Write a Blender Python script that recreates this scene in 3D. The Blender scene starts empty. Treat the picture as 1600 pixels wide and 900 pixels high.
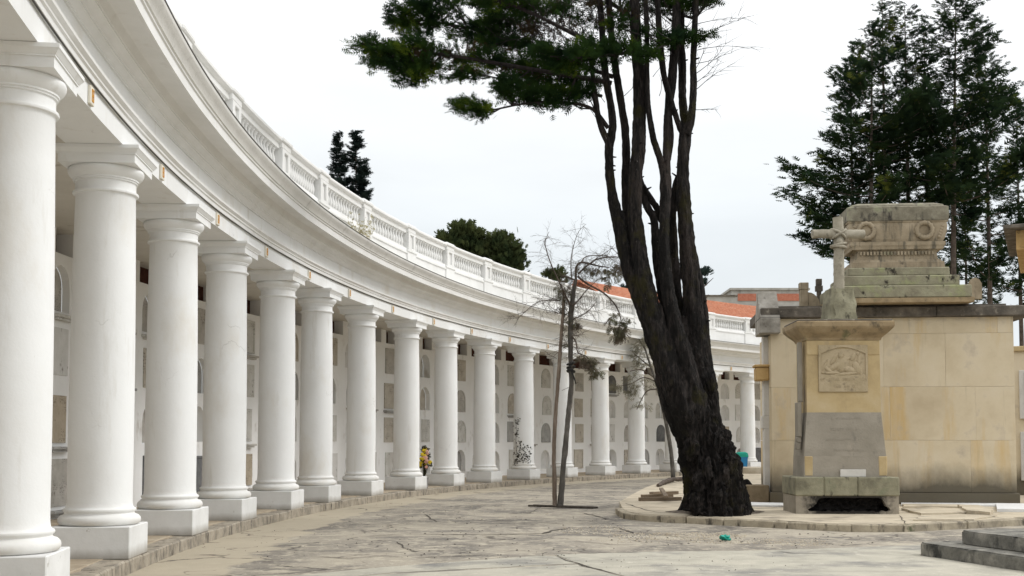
import bpy, bmesh, math, random
import numpy as np
from mathutils import Vector, Matrix, noise
from mathutils.geometry import tessellate_polygon

# ------------------------------------------------------------------ camera
scene = bpy.context.scene
F, PITCH, V0, HC = 1800.0, 0.0525, 596.8, 1.77
CP, SP = math.cos(PITCH), math.sin(PITCH)
cam_d = bpy.data.cameras.new('camera')
cam_d.sensor_width = 36.0
cam_d.lens = F / 1600 * 36.0
cam_d.shift_y = (V0 - 450) / 1600
cam_d.clip_end = 2000
cam_d.clip_start = 0.1
cam = bpy.data.objects.new('camera', cam_d)
scene.collection.objects.link(cam)
cam.location = (0, 0, HC)
cam.rotation_euler = (math.pi / 2 + PITCH, 0, 0)
scene.camera = cam

# ------------------------------------------------------------------ world, sun, exposure
SUN_EL, SUN_AZ = 42, 84      # degrees; azimuth clockwise from +Y
world = bpy.data.worlds.new('World')
scene.world = world
world.use_nodes = True
nt = world.node_tree
nt.nodes.clear()
def wn(t, **k):
    n = nt.nodes.new(t)
    for a, b in k.items():
        setattr(n, a, b)
    return n
w_out = wn('ShaderNodeOutputWorld'); w_bg = wn('ShaderNodeBackground')
w_sky = wn('ShaderNodeTexSky', sky_type='NISHITA', sun_disc=False)
w_sky.sun_elevation = math.radians(SUN_EL); w_sky.sun_rotation = math.radians(SUN_AZ)
w_scl = wn('ShaderNodeMix', data_type='RGBA', blend_type='MULTIPLY'); w_scl.inputs[0].default_value = 1
nt.links.new(w_sky.outputs[0], w_scl.inputs[6]); w_scl.inputs[7].default_value = (.1, .1, .1, 1)
w_tc = wn('ShaderNodeTexCoord'); w_sep = wn('ShaderNodeSeparateXYZ')
nt.links.new(w_tc.outputs['Generated'], w_sep.inputs[0])
w_ramp = wn('ShaderNodeValToRGB')
w_ramp.color_ramp.elements[0].position = 0.0; w_ramp.color_ramp.elements[0].color = (.71, .75, .775, 1)
w_ramp.color_ramp.elements[1].position = 0.55; w_ramp.color_ramp.elements[1].color = (1.42, 1.42, 1.42, 1)
e_ = w_ramp.color_ramp.elements.new(.30); e_.color = (.95, .965, .97, 1)
e_ = w_ramp.color_ramp.elements.new(.18); e_.color = (.775, .815, .838, 1)
nt.links.new(w_sep.outputs[2], w_ramp.inputs[0])
w_map = wn('ShaderNodeMapping'); w_map.inputs['Scale'].default_value = (1, 1, 3.2)
nt.links.new(w_tc.outputs['Generated'], w_map.inputs[0])
w_no = wn('ShaderNodeTexNoise'); w_no.inputs['Scale'].default_value = 2.6; w_no.inputs['Detail'].default_value = 6
nt.links.new(w_map.outputs[0], w_no.inputs[0])
w_mr = wn('ShaderNodeMapRange'); w_mr.inputs[1].default_value = .3; w_mr.inputs[2].default_value = .7
w_mr.inputs[3].default_value = .91; w_mr.inputs[4].default_value = 1.07
nt.links.new(w_no.outputs[0], w_mr.inputs[0])
w_cl = wn('ShaderNodeMix', data_type='RGBA', blend_type='MULTIPLY'); w_cl.inputs[0].default_value = 1
nt.links.new(w_ramp.outputs[0], w_cl.inputs[6]); nt.links.new(w_mr.outputs[0], w_cl.inputs[7])
w_mix = wn('ShaderNodeMix', data_type='RGBA'); w_mix.inputs[0].default_value = .94
nt.links.new(w_scl.outputs[2], w_mix.inputs[6]); nt.links.new(w_cl.outputs[2], w_mix.inputs[7])
nt.links.new(w_mix.outputs[2], w_bg.inputs[0]); w_bg.inputs[1].default_value = 1.0
nt.links.new(w_bg.outputs[0], w_out.inputs[0])

sun_d = bpy.data.lights.new('sun', 'SUN'); sun_d.energy = 1.3; sun_d.angle = math.radians(22)
sun_d.color = (1.0, .985, .96)
sun = bpy.data.objects.new('sun', sun_d); scene.collection.objects.link(sun)
_a, _e = math.radians(SUN_AZ), math.radians(SUN_EL)
sun_dir = Vector((math.sin(_a) * math.cos(_e), math.cos(_a) * math.cos(_e), math.sin(_e)))
sun.rotation_euler = sun_dir.to_track_quat('Z', 'Y').to_euler()
vs = scene.view_settings
vs.view_transform = 'Standard'; vs.look = 'None'; vs.gamma = 1; vs.exposure = 0.22; vs.use_curve_mapping = False

# ------------------------------------------------------------------ helpers
RNG = random.Random(7)
NP = np.random.default_rng(11)
COL = scene.collection

def at(px, py, Y):
    """world point seen at photo pixel (px,py), Y metres ahead of the camera"""
    X, U = (px - 800) / F, (V0 - py) / F
    dy, dz = CP - SP * U, SP + CP * U
    k = Y / dy
    return Vector((X * k, Y, HC + dz * k))
def ground(px, py, z=0.0):
    X, U = (px - 800) / F, (V0 - py) / F
    dy, dz = CP - SP * U, SP + CP * U
    k = (z - HC) / dz
    return Vector((X * k, dy * k, z))

class MB:
    def __init__(s): s.v = []; s.f = []
    def add(s, vs_, fs):
        o = len(s.v); s.v += [tuple(v) for v in vs_]; s.f += [tuple(i + o for i in f) for f in fs]
    def quad(s, a, b, c, d): s.add([a, b, c, d], [(0, 1, 2, 3)])
    def box(s, c, sz, rz=0.0, bev=0.0, taper=1.0, M=None):
        bm = bmesh.new(); bmesh.ops.create_cube(bm, size=1)
        for v in bm.verts:
            k = taper if v.co.z > 0 else 1
            v.co = Vector((v.co.x * sz[0] * k, v.co.y * sz[1] * k, v.co.z * sz[2]))
        if bev > 0:
            bmesh.ops.bevel(bm, geom=list(bm.edges), offset=bev, segments=1, affect='EDGES', clamp_overlap=True)
        T = Matrix.Translation(c) @ Matrix.Rotation(rz, 4, 'Z')
        if M is not None: T = M @ T
        s.bm(bm, T)
    def bm(s, bm, T=None):
        bm.verts.ensure_lookup_table(); bm.verts.index_update()
        s.add([(T @ v.co) if T else v.co for v in bm.verts], [[v.index for v in f.verts] for f in bm.faces]); bm.free()
    def lathe(s, prof, n=32, M=None, cap=True):
        vs_, fs = [], []
        for r, z in prof:
            for k in range(n):
                a = 2 * math.pi * k / n
                p = Vector((r * math.cos(a), r * math.sin(a), z)); vs_.append(M @ p if M else p)
        for i in range(len(prof) - 1):
            for k in range(n):
                fs.append((i * n + k, i * n + (k + 1) % n, (i + 1) * n + (k + 1) % n, (i + 1) * n + k))
        if cap:
            fs.append(tuple(range(n - 1, -1, -1))); m = (len(prof) - 1) * n; fs.append(tuple(range(m, m + n)))
        s.add(vs_, fs)
    def tube(s, pts, rad, n=8, amp=0.0, fl=0, seed=0.0, freq=1.2, cap=True, squash=1.0, step=None):
        pts = [Vector(p) for p in pts]
        if step: pts, rad = resample(pts, rad, step)
        vs_, fs = [], []; up = None
        for i, p in enumerate(pts):
            t = (pts[min(i + 1, len(pts) - 1)] - pts[max(i - 1, 0)])
            if t.length < 1e-6: t = Vector((0, 0, 1))
            t.normalize()
            if up is None: up = Vector((1, 0, 0)) if abs(t.x) < .8 else Vector((0, 1, 0))
            a = (up - t * up.dot(t)).normalized(); b = t.cross(a); up = a
            for k in range(n):
                th = 2 * math.pi * k / n
                d = a * math.cos(th) + b * math.sin(th)
                r = rad[i]
                if amp:
                    q = p * freq + d * r * freq * 2.2
                    r *= 1 + amp * (noise.noise(Vector((q.x * 2.5 + seed, q.y * 2.5, q.z * .7))) + .6 * noise.noise(Vector((q.x * 7 + seed, q.y * 7, q.z * 2.0))) + .35 * noise.noise(Vector((q.x * 17 + seed, q.y * 17, q.z * 6))))
                    if fl: r *= 1 + .07 * math.sin(fl * th + seed + 1.5 * noise.noise(Vector((seed, 0, p.z * .6))))
                vs_.append(p + d * r)
        m = len(pts)
        for i in range(m - 1):
            for k in range(n):
                fs.append((i * n + k, i * n + (k + 1) % n, (i + 1) * n + (k + 1) % n, (i + 1) * n + k))
        if cap:
            fs.append(tuple(range(n - 1, -1, -1))); fs.append(tuple(range((m - 1) * n, m * n)))
        s.add(vs_, fs)
    def obj(s, name, mat, parent=None, smooth=None, **kw):
        me = bpy.data.meshes.new(name); me.from_pydata(s.v, [], s.f)
        bm = bmesh.new(); bm.from_mesh(me); bmesh.ops.recalc_face_normals(bm, faces=bm.faces); bm.to_mesh(me); bm.free()
        return mesh_obj(name, me, mat, parent, smooth, **kw)

def mesh_obj(name, me, mat, parent=None, smooth=None, **kw):
    if not me.materials: me.materials.append(mat)
    if smooth is not None:
        me.polygons.foreach_set('use_smooth', [True] * len(me.polygons))
        me.set_sharp_from_angle(angle=math.radians(smooth))
    o = bpy.data.objects.new(name, me); COL.objects.link(o); o.parent = parent
    tag(o, **kw); return o
def inst(name, me, M, parent=None, mat=None, **kw):
    o = bpy.data.objects.new(name, me); COL.objects.link(o); o.parent = parent; o.matrix_local = M
    if mat is not None:
        o.material_slots[0].link = 'OBJECT'; o.material_slots[0].material = mat
    tag(o, **kw); return o
def tag(o, label=None, cat=None, group=None, kind=None):
    if label: o['label'] = label
    if cat: o['category'] = cat
    if group: o['group'] = group
    if kind: o['kind'] = kind
    return o
def empty(name, loc=(0, 0, 0), rz=0, **kw):
    o = bpy.data.objects.new(name, None); COL.objects.link(o); o.location = loc; o.rotation_euler = (0, 0, rz)
    o.empty_display_size = .2
    return tag(o, **kw)
def resample(pts, rad, step):
    P, R_ = [], []
    n = len(pts)
    for i in range(n - 1):
        p0, p1, p2, p3 = pts[max(i - 1, 0)], pts[i], pts[i + 1], pts[min(i + 2, n - 1)]
        m = max(1, int((p2 - p1).length / step))
        for j in range(m):
            t = j / m
            P.append(.5 * ((2 * p1) + (p2 - p0) * t + (2 * p0 - 5 * p1 + 4 * p2 - p3) * t * t + (3 * p1 - p0 - 3 * p2 + p3) * t ** 3))
            R_.append(rad[i] * (1 - t) + rad[i + 1] * t)
    P.append(pts[-1]); R_.append(rad[-1])
    return P, R_

# ------------------------------------------------------------------ materials
def mat(name, ramp, scale=2.0, detail=8, stretch=(1, 1, 1), rough=.9, bump=.25, bscale=18, bstretch=(1, 1, 1), layers=(), zdirt_shade=None, rand=True, extra=None, dist=0.0, spec=.25, bdist=.03):
    m = bpy.data.materials.new(name); m.use_nodes = True
    t = m.node_tree; N = t.nodes; L = t.links
    b = N['Principled BSDF']; b.inputs['Roughness'].default_value = rough
    b.inputs['Specular IOR Level'].default_value = spec
    tc = N.new('ShaderNodeTexCoord'); vec = tc.outputs['Object']
    if rand:
        oi = N.new('ShaderNodeObjectInfo'); ml = N.new('ShaderNodeMath'); ml.operation = 'MULTIPLY'; ml.inputs[1].default_value = 37.0
        L.new(oi.outputs['Random'], ml.inputs[0])
        va = N.new('ShaderNodeVectorMath'); va.operation = 'ADD'; L.new(vec, va.inputs[0]); L.new(ml.outputs[0], va.inputs[1]); vec = va.outputs[0]
    def nz(sc, st, dt=8, ds=0.0):
        mp = N.new('ShaderNodeMapping'); mp.inputs['Scale'].default_value = st; L.new(vec, mp.inputs[0])
        n = N.new('ShaderNodeTexNoise'); n.inputs['Scale'].default_value = sc; n.inputs['Detail'].default_value = dt
        n.inputs['Distortion'].default_value = ds; n.inputs['Roughness'].default_value = .62
        L.new(mp.outputs[0], n.inputs[0]); return n.outputs[0]
    cr = N.new('ShaderNodeValToRGB'); els = cr.color_ramp.elements
    els[0].position, els[0].color = ramp[0][0], (*ramp[0][1], 1)
    els[1].position, els[1].color = ramp[-1][0], (*ramp[-1][1], 1)
    for p, c in ramp[1:-1]:
        e = els.new(p); e.color = (*c, 1)
    L.new(nz(scale, stretch, detail, dist), cr.inputs[0]); col = cr.outputs[0]
    for (c, sc, lo, hi, st) in layers:
        r = N.new('ShaderNodeMapRange'); r.inputs[1].default_value = lo; r.inputs[2].default_value = hi
        L.new(nz(sc, st), r.inputs[0])
        mx = N.new('ShaderNodeMix'); mx.data_type = 'RGBA'; L.new(r.outputs[0], mx.inputs[0]); L.new(col, mx.inputs[6]); mx.inputs[7].default_value = (*c, 1); col = mx.outputs[2]
    if zdirt_shade:
        c, z0, z1, am = zdirt_shade
        g = N.new('ShaderNodeNewGeometry'); sp = N.new('ShaderNodeSeparateXYZ'); L.new(g.outputs['Position'], sp.inputs[0])
        ad = N.new('ShaderNodeMath'); ad.operation = 'MULTIPLY_ADD'; L.new(nz(1.7, (1, 1, .6)), ad.inputs[0]); ad.inputs[1].default_value = -(z1 - z0) * 1.1; L.new(sp.outputs[2], ad.inputs[2])
        r = N.new('ShaderNodeMapRange'); r.inputs[1].default_value = z0 - (z1 - z0) * .55; r.inputs[2].default_value = z1 - (z1 - z0) * .55; r.inputs[3].default_value = am; r.inputs[4].default_value = 0
        L.new(ad.outputs[0], r.inputs[0])
        mx = N.new('ShaderNodeMix'); mx.data_type = 'RGBA'; L.new(r.outputs[0], mx.inputs[0]); L.new(col, mx.inputs[6]); mx.inputs[7].default_value = (*c, 1); col = mx.outputs[2]
    if extra: col = extra(t, N, L, col, vec, nz)
    L.new(col, b.inputs['Base Color'])
    if bump:
        bp = N.new('ShaderNodeBump'); bp.inputs['Strength'].default_value = bump; bp.inputs['Distance'].default_value = bdist
        L.new(nz(bscale, bstretch, 10), bp.inputs['Height']); L.new(bp.outputs[0], b.inputs['Normal'])
    return m
ONE = (1, 1, 1)
def leaf_mat(name, a, b_, sc=1.2, trans=.25, c=None):
    m = bpy.data.materials.new(name); m.use_nodes = True; t = m.node_tree; N = t.nodes; L = t.links; N.clear()
    o = N.new('ShaderNodeOutputMaterial'); g = N.new('ShaderNodeNewGeometry')
    n = N.new('ShaderNodeTexNoise'); n.inputs['Scale'].default_value = sc; n.inputs['Detail'].default_value = 5; L.new(g.outputs['Position'], n.inputs[0])
    r = N.new('ShaderNodeValToRGB'); r.color_ramp.elements[0].position = .35; r.color_ramp.elements[0].color = (*a, 1)
    r.color_ramp.elements[1].position = .68; r.color_ramp.elements[1].color = (*b_, 1)
    if c: e = r.color_ramp.elements.new(.6); e.color = (*c, 1)
    L.new(n.outputs[0], r.inputs[0])
    d = N.new('ShaderNodeBsdfDiffuse'); tr = N.new('ShaderNodeBsdfTranslucent'); mx = N.new('ShaderNodeMixShader'); mx.inputs[0].default_value = trans
    L.new(r.outputs[0], d.inputs[0]); L.new(r.outputs[0], tr.inputs[0]); L.new(d.outputs[0], mx.inputs[1]); L.new(tr.outputs[0], mx.inputs[2]); L.new(mx.outputs[0], o.inputs[0])
    return m

W = (.825, .83, .822)
def hairline(t, N, L, col, vec, nz):
    v = N.new('ShaderNodeTexVoronoi'); v.feature = 'DISTANCE_TO_EDGE'; v.inputs['Scale'].default_value = 1.1
    nd = N.new('ShaderNodeTexNoise'); nd.inputs['Scale'].default_value = 3.0; nd.inputs['Detail'].default_value = 6; L.new(vec, nd.inputs[0])
    ad = N.new('ShaderNodeVectorMath'); ad.operation = 'MULTIPLY_ADD'; L.new(nd.outputs['Color'], ad.inputs[0]); ad.inputs[1].default_value = (.5, .5, .5); L.new(vec, ad.inputs[2]); L.new(ad.outputs[0], v.inputs['Vector'])
    c = N.new('ShaderNodeMapRange'); c.inputs[1].default_value = .003; c.inputs[2].default_value = .012; c.inputs[3].default_value = .32; c.inputs[4].default_value = 0; L.new(v.outputs[0], c.inputs[0])
    g = N.new('ShaderNodeMapRange'); g.inputs[1].default_value = .61; g.inputs[2].default_value = .66; L.new(nz(.8, ONE), g.inputs[0])
    mu = N.new('ShaderNodeMath'); mu.operation = 'MULTIPLY'; L.new(c.outputs[0], mu.inputs[0]); L.new(g.outputs[0], mu.inputs[1])
    m2 = N.new('ShaderNodeMix'); m2.data_type = 'RGBA'; L.new(mu.outputs[0], m2.inputs[0]); L.new(col, m2.inputs[6]); m2.inputs[7].default_value = (.30, .28, .25, 1); return m2.outputs[2]
m_white = mat('white_limewash', [(.3, (.79, .79, .775)), (.5, W), (.75, (.855, .86, .852))], scale=.9, bump=.22, bscale=9, rough=.85,
              layers=[((.64, .62, .57), 2.2, .60, .82, (1.6, 1.6, .25)), ((.50, .48, .43), 11, .71, .80, ONE), ((.74, .715, .66), .7, .57, .72, (1, 1, .5))], zdirt_shade=((.50, .46, .38), .60, 1.0, .38), bdist=.02, extra=hairline)
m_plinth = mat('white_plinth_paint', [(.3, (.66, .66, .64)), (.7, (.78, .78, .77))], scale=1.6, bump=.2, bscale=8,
               layers=[((.40, .38, .33), 6, .66, .74, ONE), ((.20, .18, .15), 13, .70, .75, ONE)], zdirt_shade=((.26, .23, .18), .19, .36, .85))  # dark band at the plinth foot: grime plus a contact shadow painted into the colour
m_cornice = mat('white_cornice_paint', [(.3, (.72, .715, .69)), (.7, (.82, .815, .80))], scale=1.1, bump=.2, bscale=8,
                layers=[((.62, .60, .56), 2.0, .60, .82, (1, 1, .35)), ((.42, .40, .37), 16, .72, .80, ONE)])
m_cymat = mat('weathered_cornice_edge', [(.3, (.64, .63, .60)), (.7, (.74, .73, .70))], scale=1.6, bump=.3, bscale=12,
              layers=[((.46, .45, .42), 3, .58, .78, (1, 1, .5)), ((.40, .39, .36), 12, .71, .80, ONE)])
m_parapet = mat('white_parapet_paint', [(.3, (.74, .74, .72)), (.7, (.83, .83, .82))], scale=1.2, bump=.2, bscale=9,
                layers=[((.48, .45, .40), 4.5, .64, .78, (1, 1, .5))])
m_ceil = mat('dull_ceiling', [(.3, (.62, .59, .53)), (.7, (.72, .69, .63))], scale=1.0, bump=.15, layers=[((.28, .24, .18), 1.3, .60, .75, ONE)])
m_wall = mat('gallery_wall_paint', [(.3, (.86, .855, .84)), (.7, (.92, .92, .91))], scale=.8, bump=.25, bscale=7, layers=[((.50, .46, .40), 1.6, .60, .78, (1, 1, .5))], rand=False)
m_attic = mat('dark_attic_timber', [(.3, (.05, .02, .015)), (.7, (.13, .05, .035))], scale=4, bump=.4)
m_cable = mat('dark_cable', [(.3, (.05, .05, .045)), (.7, (.12, .11, .1))], bump=0)
m_plate = mat('cream_number_plate', [(.3, (.75, .70, .58)), (.7, (.80, .76, .66))], bump=.1)
m_mark = mat('ochre_plate_mark', [(.3, (.55, .22, .05)), (.7, (.66, .36, .07))], scale=30, bump=.05)
def letters(t, N, L, col, vec, nz):
    tc = N.new('ShaderNodeTexCoord'); mp = N.new('ShaderNodeMapping'); mp.inputs['Rotation'].default_value = (math.pi / 2, 0, 0)
    L.new(tc.outputs['Object'], mp.inputs[0])
    br = N.new('ShaderNodeTexBrick'); br.inputs['Scale'].default_value = 5.5; br.inputs['Mortar Size'].default_value = .045; br.inputs['Brick Width'].default_value = .22; br.inputs['Row Height'].default_value = .42
    L.new(mp.outputs[0], br.inputs[0])
    n = nz(2.6, (1, 1, 1)); r = N.new('ShaderNodeMapRange'); r.inputs[1].default_value = .52; r.inputs[2].default_value = .58; L.new(n, r.inputs[0])
    wv = N.new('ShaderNodeTexNoise'); wv.inputs['Scale'].default_value = 40; L.new(tc.outputs['Object'], wv.inputs[0])
    r2 = N.new('ShaderNodeMapRange'); r2.inputs[1].default_value = .5; r2.inputs[2].default_value = .56; L.new(wv.outputs[0], r2.inputs[0])
    mu = N.new('ShaderNodeMath'); mu.operation = 'MULTIPLY'; L.new(r.outputs[0], mu.inputs[0]); L.new(r2.outputs[0], mu.inputs[1])
    m2 = N.new('ShaderNodeMath'); m2.operation = 'MULTIPLY'; L.new(mu.outputs[0], m2.inputs[0])
    inv = N.new('ShaderNodeMath'); inv.operation = 'SUBTRACT'; inv.inputs[0].default_value = 1; L.new(br.outputs['Fac'], inv.inputs[1]); L.new(inv.outputs[0], m2.inputs[1])
    mx = N.new('ShaderNodeMix'); mx.data_type = 'RGBA'; mm = N.new('ShaderNodeMath'); mm.operation = 'MULTIPLY'; mm.inputs[1].default_value = .92; L.new(m2.outputs[0], mm.inputs[0])
    L.new(mm.outputs[0], mx.inputs[0]); L.new(col, mx.inputs[6]); mx.inputs[7].default_value = (.10, .085, .07, 1)
    return mx.outputs[2]
TB = []
for nm, a, b_ in [('pale_marble', (.56, .54, .49), (.70, .69, .66)), ('grey_stone', (.34, .34, .33), (.48, .47, .45)), ('beige_stone', (.46, .41, .34), (.60, .56, .49)),
                  ('dark_slate', (.10, .105, .11), (.22, .22, .22)), ('whitewashed', (.64, .63, .60), (.76, .75, .73)), ('tan_stone', (.44, .37, .28), (.54, .47, .37)), ('warm_grey', (.42, .40, .36), (.58, .55, .51))]:
    TB.append(mat(nm + '_tablet', [(.3, a), (.7, b_)], scale=3.2, bump=.3, bscale=14, layers=[((.16, .13, .10), 5, .63, .75, (1, 1, .6))], extra=letters if nm not in ('whitewashed', 'dark_slate') else None))
m_kerb = mat('stained_kerb_stone', [(.25, (.15, .135, .115)), (.5, (.33, .29, .23)), (.75, (.45, .40, .32))], scale=3.5, bump=.7, bscale=9, layers=[((.07, .06, .05), 5.5, .55, .68, (1.5, 1.5, .35)), ((.48, .45, .40), 13, .62, .72, ONE)])
m_floor = mat('worn_gallery_floor', [(.3, (.30, .24, .17)), (.7, (.47, .40, .30))], scale=2.2, bump=.4, bscale=10, layers=[((.18, .15, .12), 4, .6, .75, (1, 1, 1))])
m_conc = mat('pale_worn_concrete', [(.25, (0.281, 0.264, 0.224)), (.5, (0.404, 0.382, 0.315)), (.75, (0.494, 0.460, 0.382))], scale=1.3, bump=.5, bscale=24, dist=.6, detail=12,
             layers=[((0.190, 0.185, 0.174), .55, .5, .66, ONE), ((0.539, 0.505, 0.427), 5, .58, .72, ONE), ((0.146, 0.129, 0.107), 18, .66, .74, ONE)], rand=False)
m_isl = mat('sandy_island_paving', [(.25, (0.325, 0.280, 0.213)), (.5, (0.470, 0.409, 0.308)), (.75, (0.560, 0.493, 0.381))], scale=1.4, bump=.5, bscale=10, layers=[((0.213, 0.185, 0.146), 1.1, .55, .70, ONE), ((0.134, 0.112, 0.090), 12, .66, .75, ONE)], rand=False)
m_crack = mat('crack_dirt', [(.3, (.035, .03, .025)), (.7, (.10, .085, .07))], scale=9, bump=.4)
m_soil = mat('dark_root_soil', [(.3, (.05, .04, .03)), (.5, (.13, .105, .08)), (.7, (.25, .21, .16))], scale=5, bump=.6)
m_limb = mat('dark_limb_bark', [(.3, (.006, .005, .005)), (.7, (.035, .028, .024))], scale=8, stretch=(2, 2, .5), bump=.5)
m_grav = mat('pale_rubble', [(.3, (0.300, 0.250, 0.181)), (.5, (0.425, 0.369, 0.281)), (.7, (0.575, 0.525, 0.431))], scale=1.1, bump=.2)
m_bark = mat('dark_cypress_bark', [(.38, (.004, .0035, .003)), (.48, (0.0133, 0.0107, 0.0096)), (.58, (0.0326, 0.0266, 0.0237)), (.72, (0.0703, 0.0614, 0.0562))], scale=6.5, stretch=(2.2, 2.2, .42), bump=1.0, bscale=9, bstretch=(2.4, 2.4, .45), rough=.95, bdist=.2,
             layers=[((0.0555, 0.0429, 0.0363), 1.1, .52, .68, (1.3, 1.3, .4)), ((.008, .007, .006), 7, .53, .62, (2.2, 2.2, .4)), ((0.0340, 0.0296, 0.0067), 1.5, .54, .68, ONE), ((.008, .007, .006), 1.2, .54, .64, (1, 1, .5)), ((.17, .155, .145), 17, .66, .72, (1.4, 1.4, .6))], rand=False)
m_twig = mat('bare_twig_bark', [(.3, (.055, .042, .033)), (.7, (.14, .11, .09))], scale=6, bump=.3)
m_pale = mat('pale_sapling_bark', [(.3, (.10, .075, .055)), (.55, (.20, .155, .12)), (.75, (.32, .27, .22))], scale=5, stretch=(1, 1, .3), bump=.6, bscale=20)
m_grey = mat('grey_sapling_bark', [(.3, (.05, .045, .04)), (.6, (.13, .12, .105)), (.8, (.24, .22, .20))], scale=6, stretch=(1, 1, .4), bump=.6, bscale=20)
m_leaf = leaf_mat('cypress_foliage', (.012, .026, .013), (.10, .145, .018), 1.7, .3, (.030, .058, .013))
m_leafb = leaf_mat('browned_foliage', (.035, .024, .014), (.075, .055, .03), 2.0, .2)
m_con = leaf_mat('conifer_foliage', (.017, .032, .020), (.105, .125, .028), 1.0, .35, (.032, .055, .022))
m_far = leaf_mat('far_conifer_foliage', (.016, .026, .026), (.034, .050, .042), .6, .15)
m_rnd = leaf_mat('round_tree_foliage', (.032, .048, .022), (.088, .105, .042), .8, .25)
m_droop = leaf_mat('drooping_dry_foliage', (.15, .12, .095), (.14, .145, .085), 3, .3)
m_paleleaf = leaf_mat('pale_grey_foliage', (.20, .19, .14), (.36, .34, .26), 3, .3)
m_vine = leaf_mat('vine_leaf', (.02, .02, .012), (.06, .055, .03), 5, .2)
m_dry = leaf_mat('dry_weed_leaf', (.36, .32, .18), (.50, .46, .28), 5, .3)
TAN = [(.25, (.48, .39, .26)), (.5, (.60, .51, .36)), (.75, (.65, .57, .435))]
m_tan = mat('ochre_rendered_stone', TAN, scale=.8, bump=.12, bscale=16, layers=[((.56, .40, .19), .8, .54, .70, (1.6, 1.6, .22)), ((.34, .29, .20), 1.5, .60, .76, (2.6, 2.6, .12)), ((.44, .37, .28), 1.6, .58, .75, ONE)], zdirt_shade=((.085, .075, .055), .58, 1.22, .93))
m_tanp = mat('ochre_pedestal_stone', [(.25, (.34, .255, .14)), (.5, (.47, .36, .195)), (.75, (.53, .43, .27))], scale=1.6, bump=.2, bscale=14, layers=[((.30, .24, .17), 2.2, .55, .72, (1, 1, .4))])
m_panel = mat('carved_panel_stone', [(.3, (.36, .29, .18)), (.7, (.47, .385, .26))], scale=3, bump=.5, bscale=16, layers=[((.24, .195, .13), 7, .58, .72, ONE)])
m_slab = mat('grey_inscribed_slab', [(.3, (.25, .225, .18)), (.7, (.35, .315, .26))], scale=1.6, bump=.3, bscale=18, layers=[((.40, .35, .28), 1.3, .6, .75, ONE), ((.17, .155, .13), 3, .6, .74, (1, 1, .5))])
m_moss = mat('mossy_stone', [(.25, (.12, .11, .08)), (.5, (.24, .225, .155)), (.75, (.33, .31, .22))], scale=3.2, bump=.6, bscale=12, layers=[((.20, .205, .135), 2.2, .54, .70, ONE), ((.06, .055, .04), 4.5, .60, .70, (1, 1, .5))])
m_dark = mat('blackened_coping_stone', [(.25, (.05, .045, .038)), (.5, (.115, .10, .082)), (.75, (.22, .195, .16))], scale=2.4, bump=.6, bscale=10, layers=[((.28, .25, .20), 5, .60, .72, ONE), ((.035, .03, .026), 3, .6, .72, ONE)])
m_sarc = mat('weathered_sarcophagus_stone', [(.25, (0.180, 0.144, 0.095)), (.5, (0.324, 0.266, 0.184)), (.75, (0.423, 0.351, 0.252))], scale=2.0, bump=.4, bscale=12, layers=[((.13, .115, .085), 2.5, .52, .66, (2.5, 2.5, .3)), ((.085, .072, .055), 5, .62, .74, ONE), ((.20, .20, .125), 1.6, .60, .74, ONE)])
m_lich = mat('lichen_steps_stone', [(.25, (0.163, 0.142, 0.103)), (.5, (0.267, 0.249, 0.172)), (.75, (0.361, 0.353, 0.241))], scale=2.5, bump=.6, bscale=11, layers=[((0.292, 0.301, 0.163), 1.8, .54, .64, ONE), ((0.039, 0.034, 0.026), 3.4, .58, .66, (1, 1, .7))])
m_crossm = mat('lichen_cross_stone', [(.25, (.22, .20, .155)), (.5, (.33, .30, .235)), (.75, (.42, .385, .31))], scale=5, bump=.6, bscale=18, layers=[((.13, .125, .095), 8, .60, .72, ONE)], bdist=.02)
m_lid = mat('weathered_lid_stone', [(.25, (.11, .10, .075)), (.5, (.21, .19, .14)), (.75, (.36, .34, .27))], scale=2.6, bump=.6, bscale=12, layers=[((.24, .25, .15), 2.6, .56, .68, ONE), ((.05, .045, .038), 4, .54, .66, (1, 1, .5))])
m_gable = mat('grey_gable_stone', [(.25, (.17, .155, .13)), (.5, (.29, .27, .235)), (.75, (.42, .395, .35))], scale=3, bump=.5, layers=[((.09, .08, .065), 4, .6, .72, ONE)])
def soot(t, N, L, col, vec, nz):
    tc = N.new('ShaderNodeTexCoord'); sp = N.new('ShaderNodeSeparateXYZ'); L.new(tc.outputs['Object'], sp.inputs[0])
    ab = N.new('ShaderNodeMath'); ab.operation = 'ABSOLUTE'; L.new(sp.outputs[0], ab.inputs[0])
    zz = N.new('ShaderNodeMath'); zz.operation = 'MULTIPLY_ADD'; L.new(sp.outputs[2], zz.inputs[0]); zz.inputs[1].default_value = -.35; L.new(ab.outputs[0], zz.inputs[2])
    ad = N.new('ShaderNodeMath'); ad.operation = 'MULTIPLY_ADD'; L.new(nz(6.5, ONE, 12), ad.inputs[0]); ad.inputs[1].default_value = .9; L.new(zz.outputs[0], ad.inputs[2])
    r = N.new('ShaderNodeMapRange'); r.inputs[1].default_value = 1.10; r.inputs[2].default_value = 1.40; r.inputs[3].default_value = .93; r.inputs[4].default_value = 0; L.new(ad.outputs[0], r.inputs[0])
    mx = N.new('ShaderNodeMix'); mx.data_type = 'RGBA'; L.new(r.outputs[0], mx.inputs[0]); L.new(col, mx.inputs[6]); mx.inputs[7].default_value = (.008, .007, .0065, 1); return mx.outputs[2]
m_soot = mat('black_soot', [(.3, (.006, .005, .005)), (.7, (.022, .019, .017))], scale=5, bump=.6)
m_burnt = mat('burnt_plinth_stone', [(.3, (.24, .21, .165)), (.7, (.36, .32, .255))], scale=2, bump=.5, bscale=10, extra=soot, rand=False)
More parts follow.
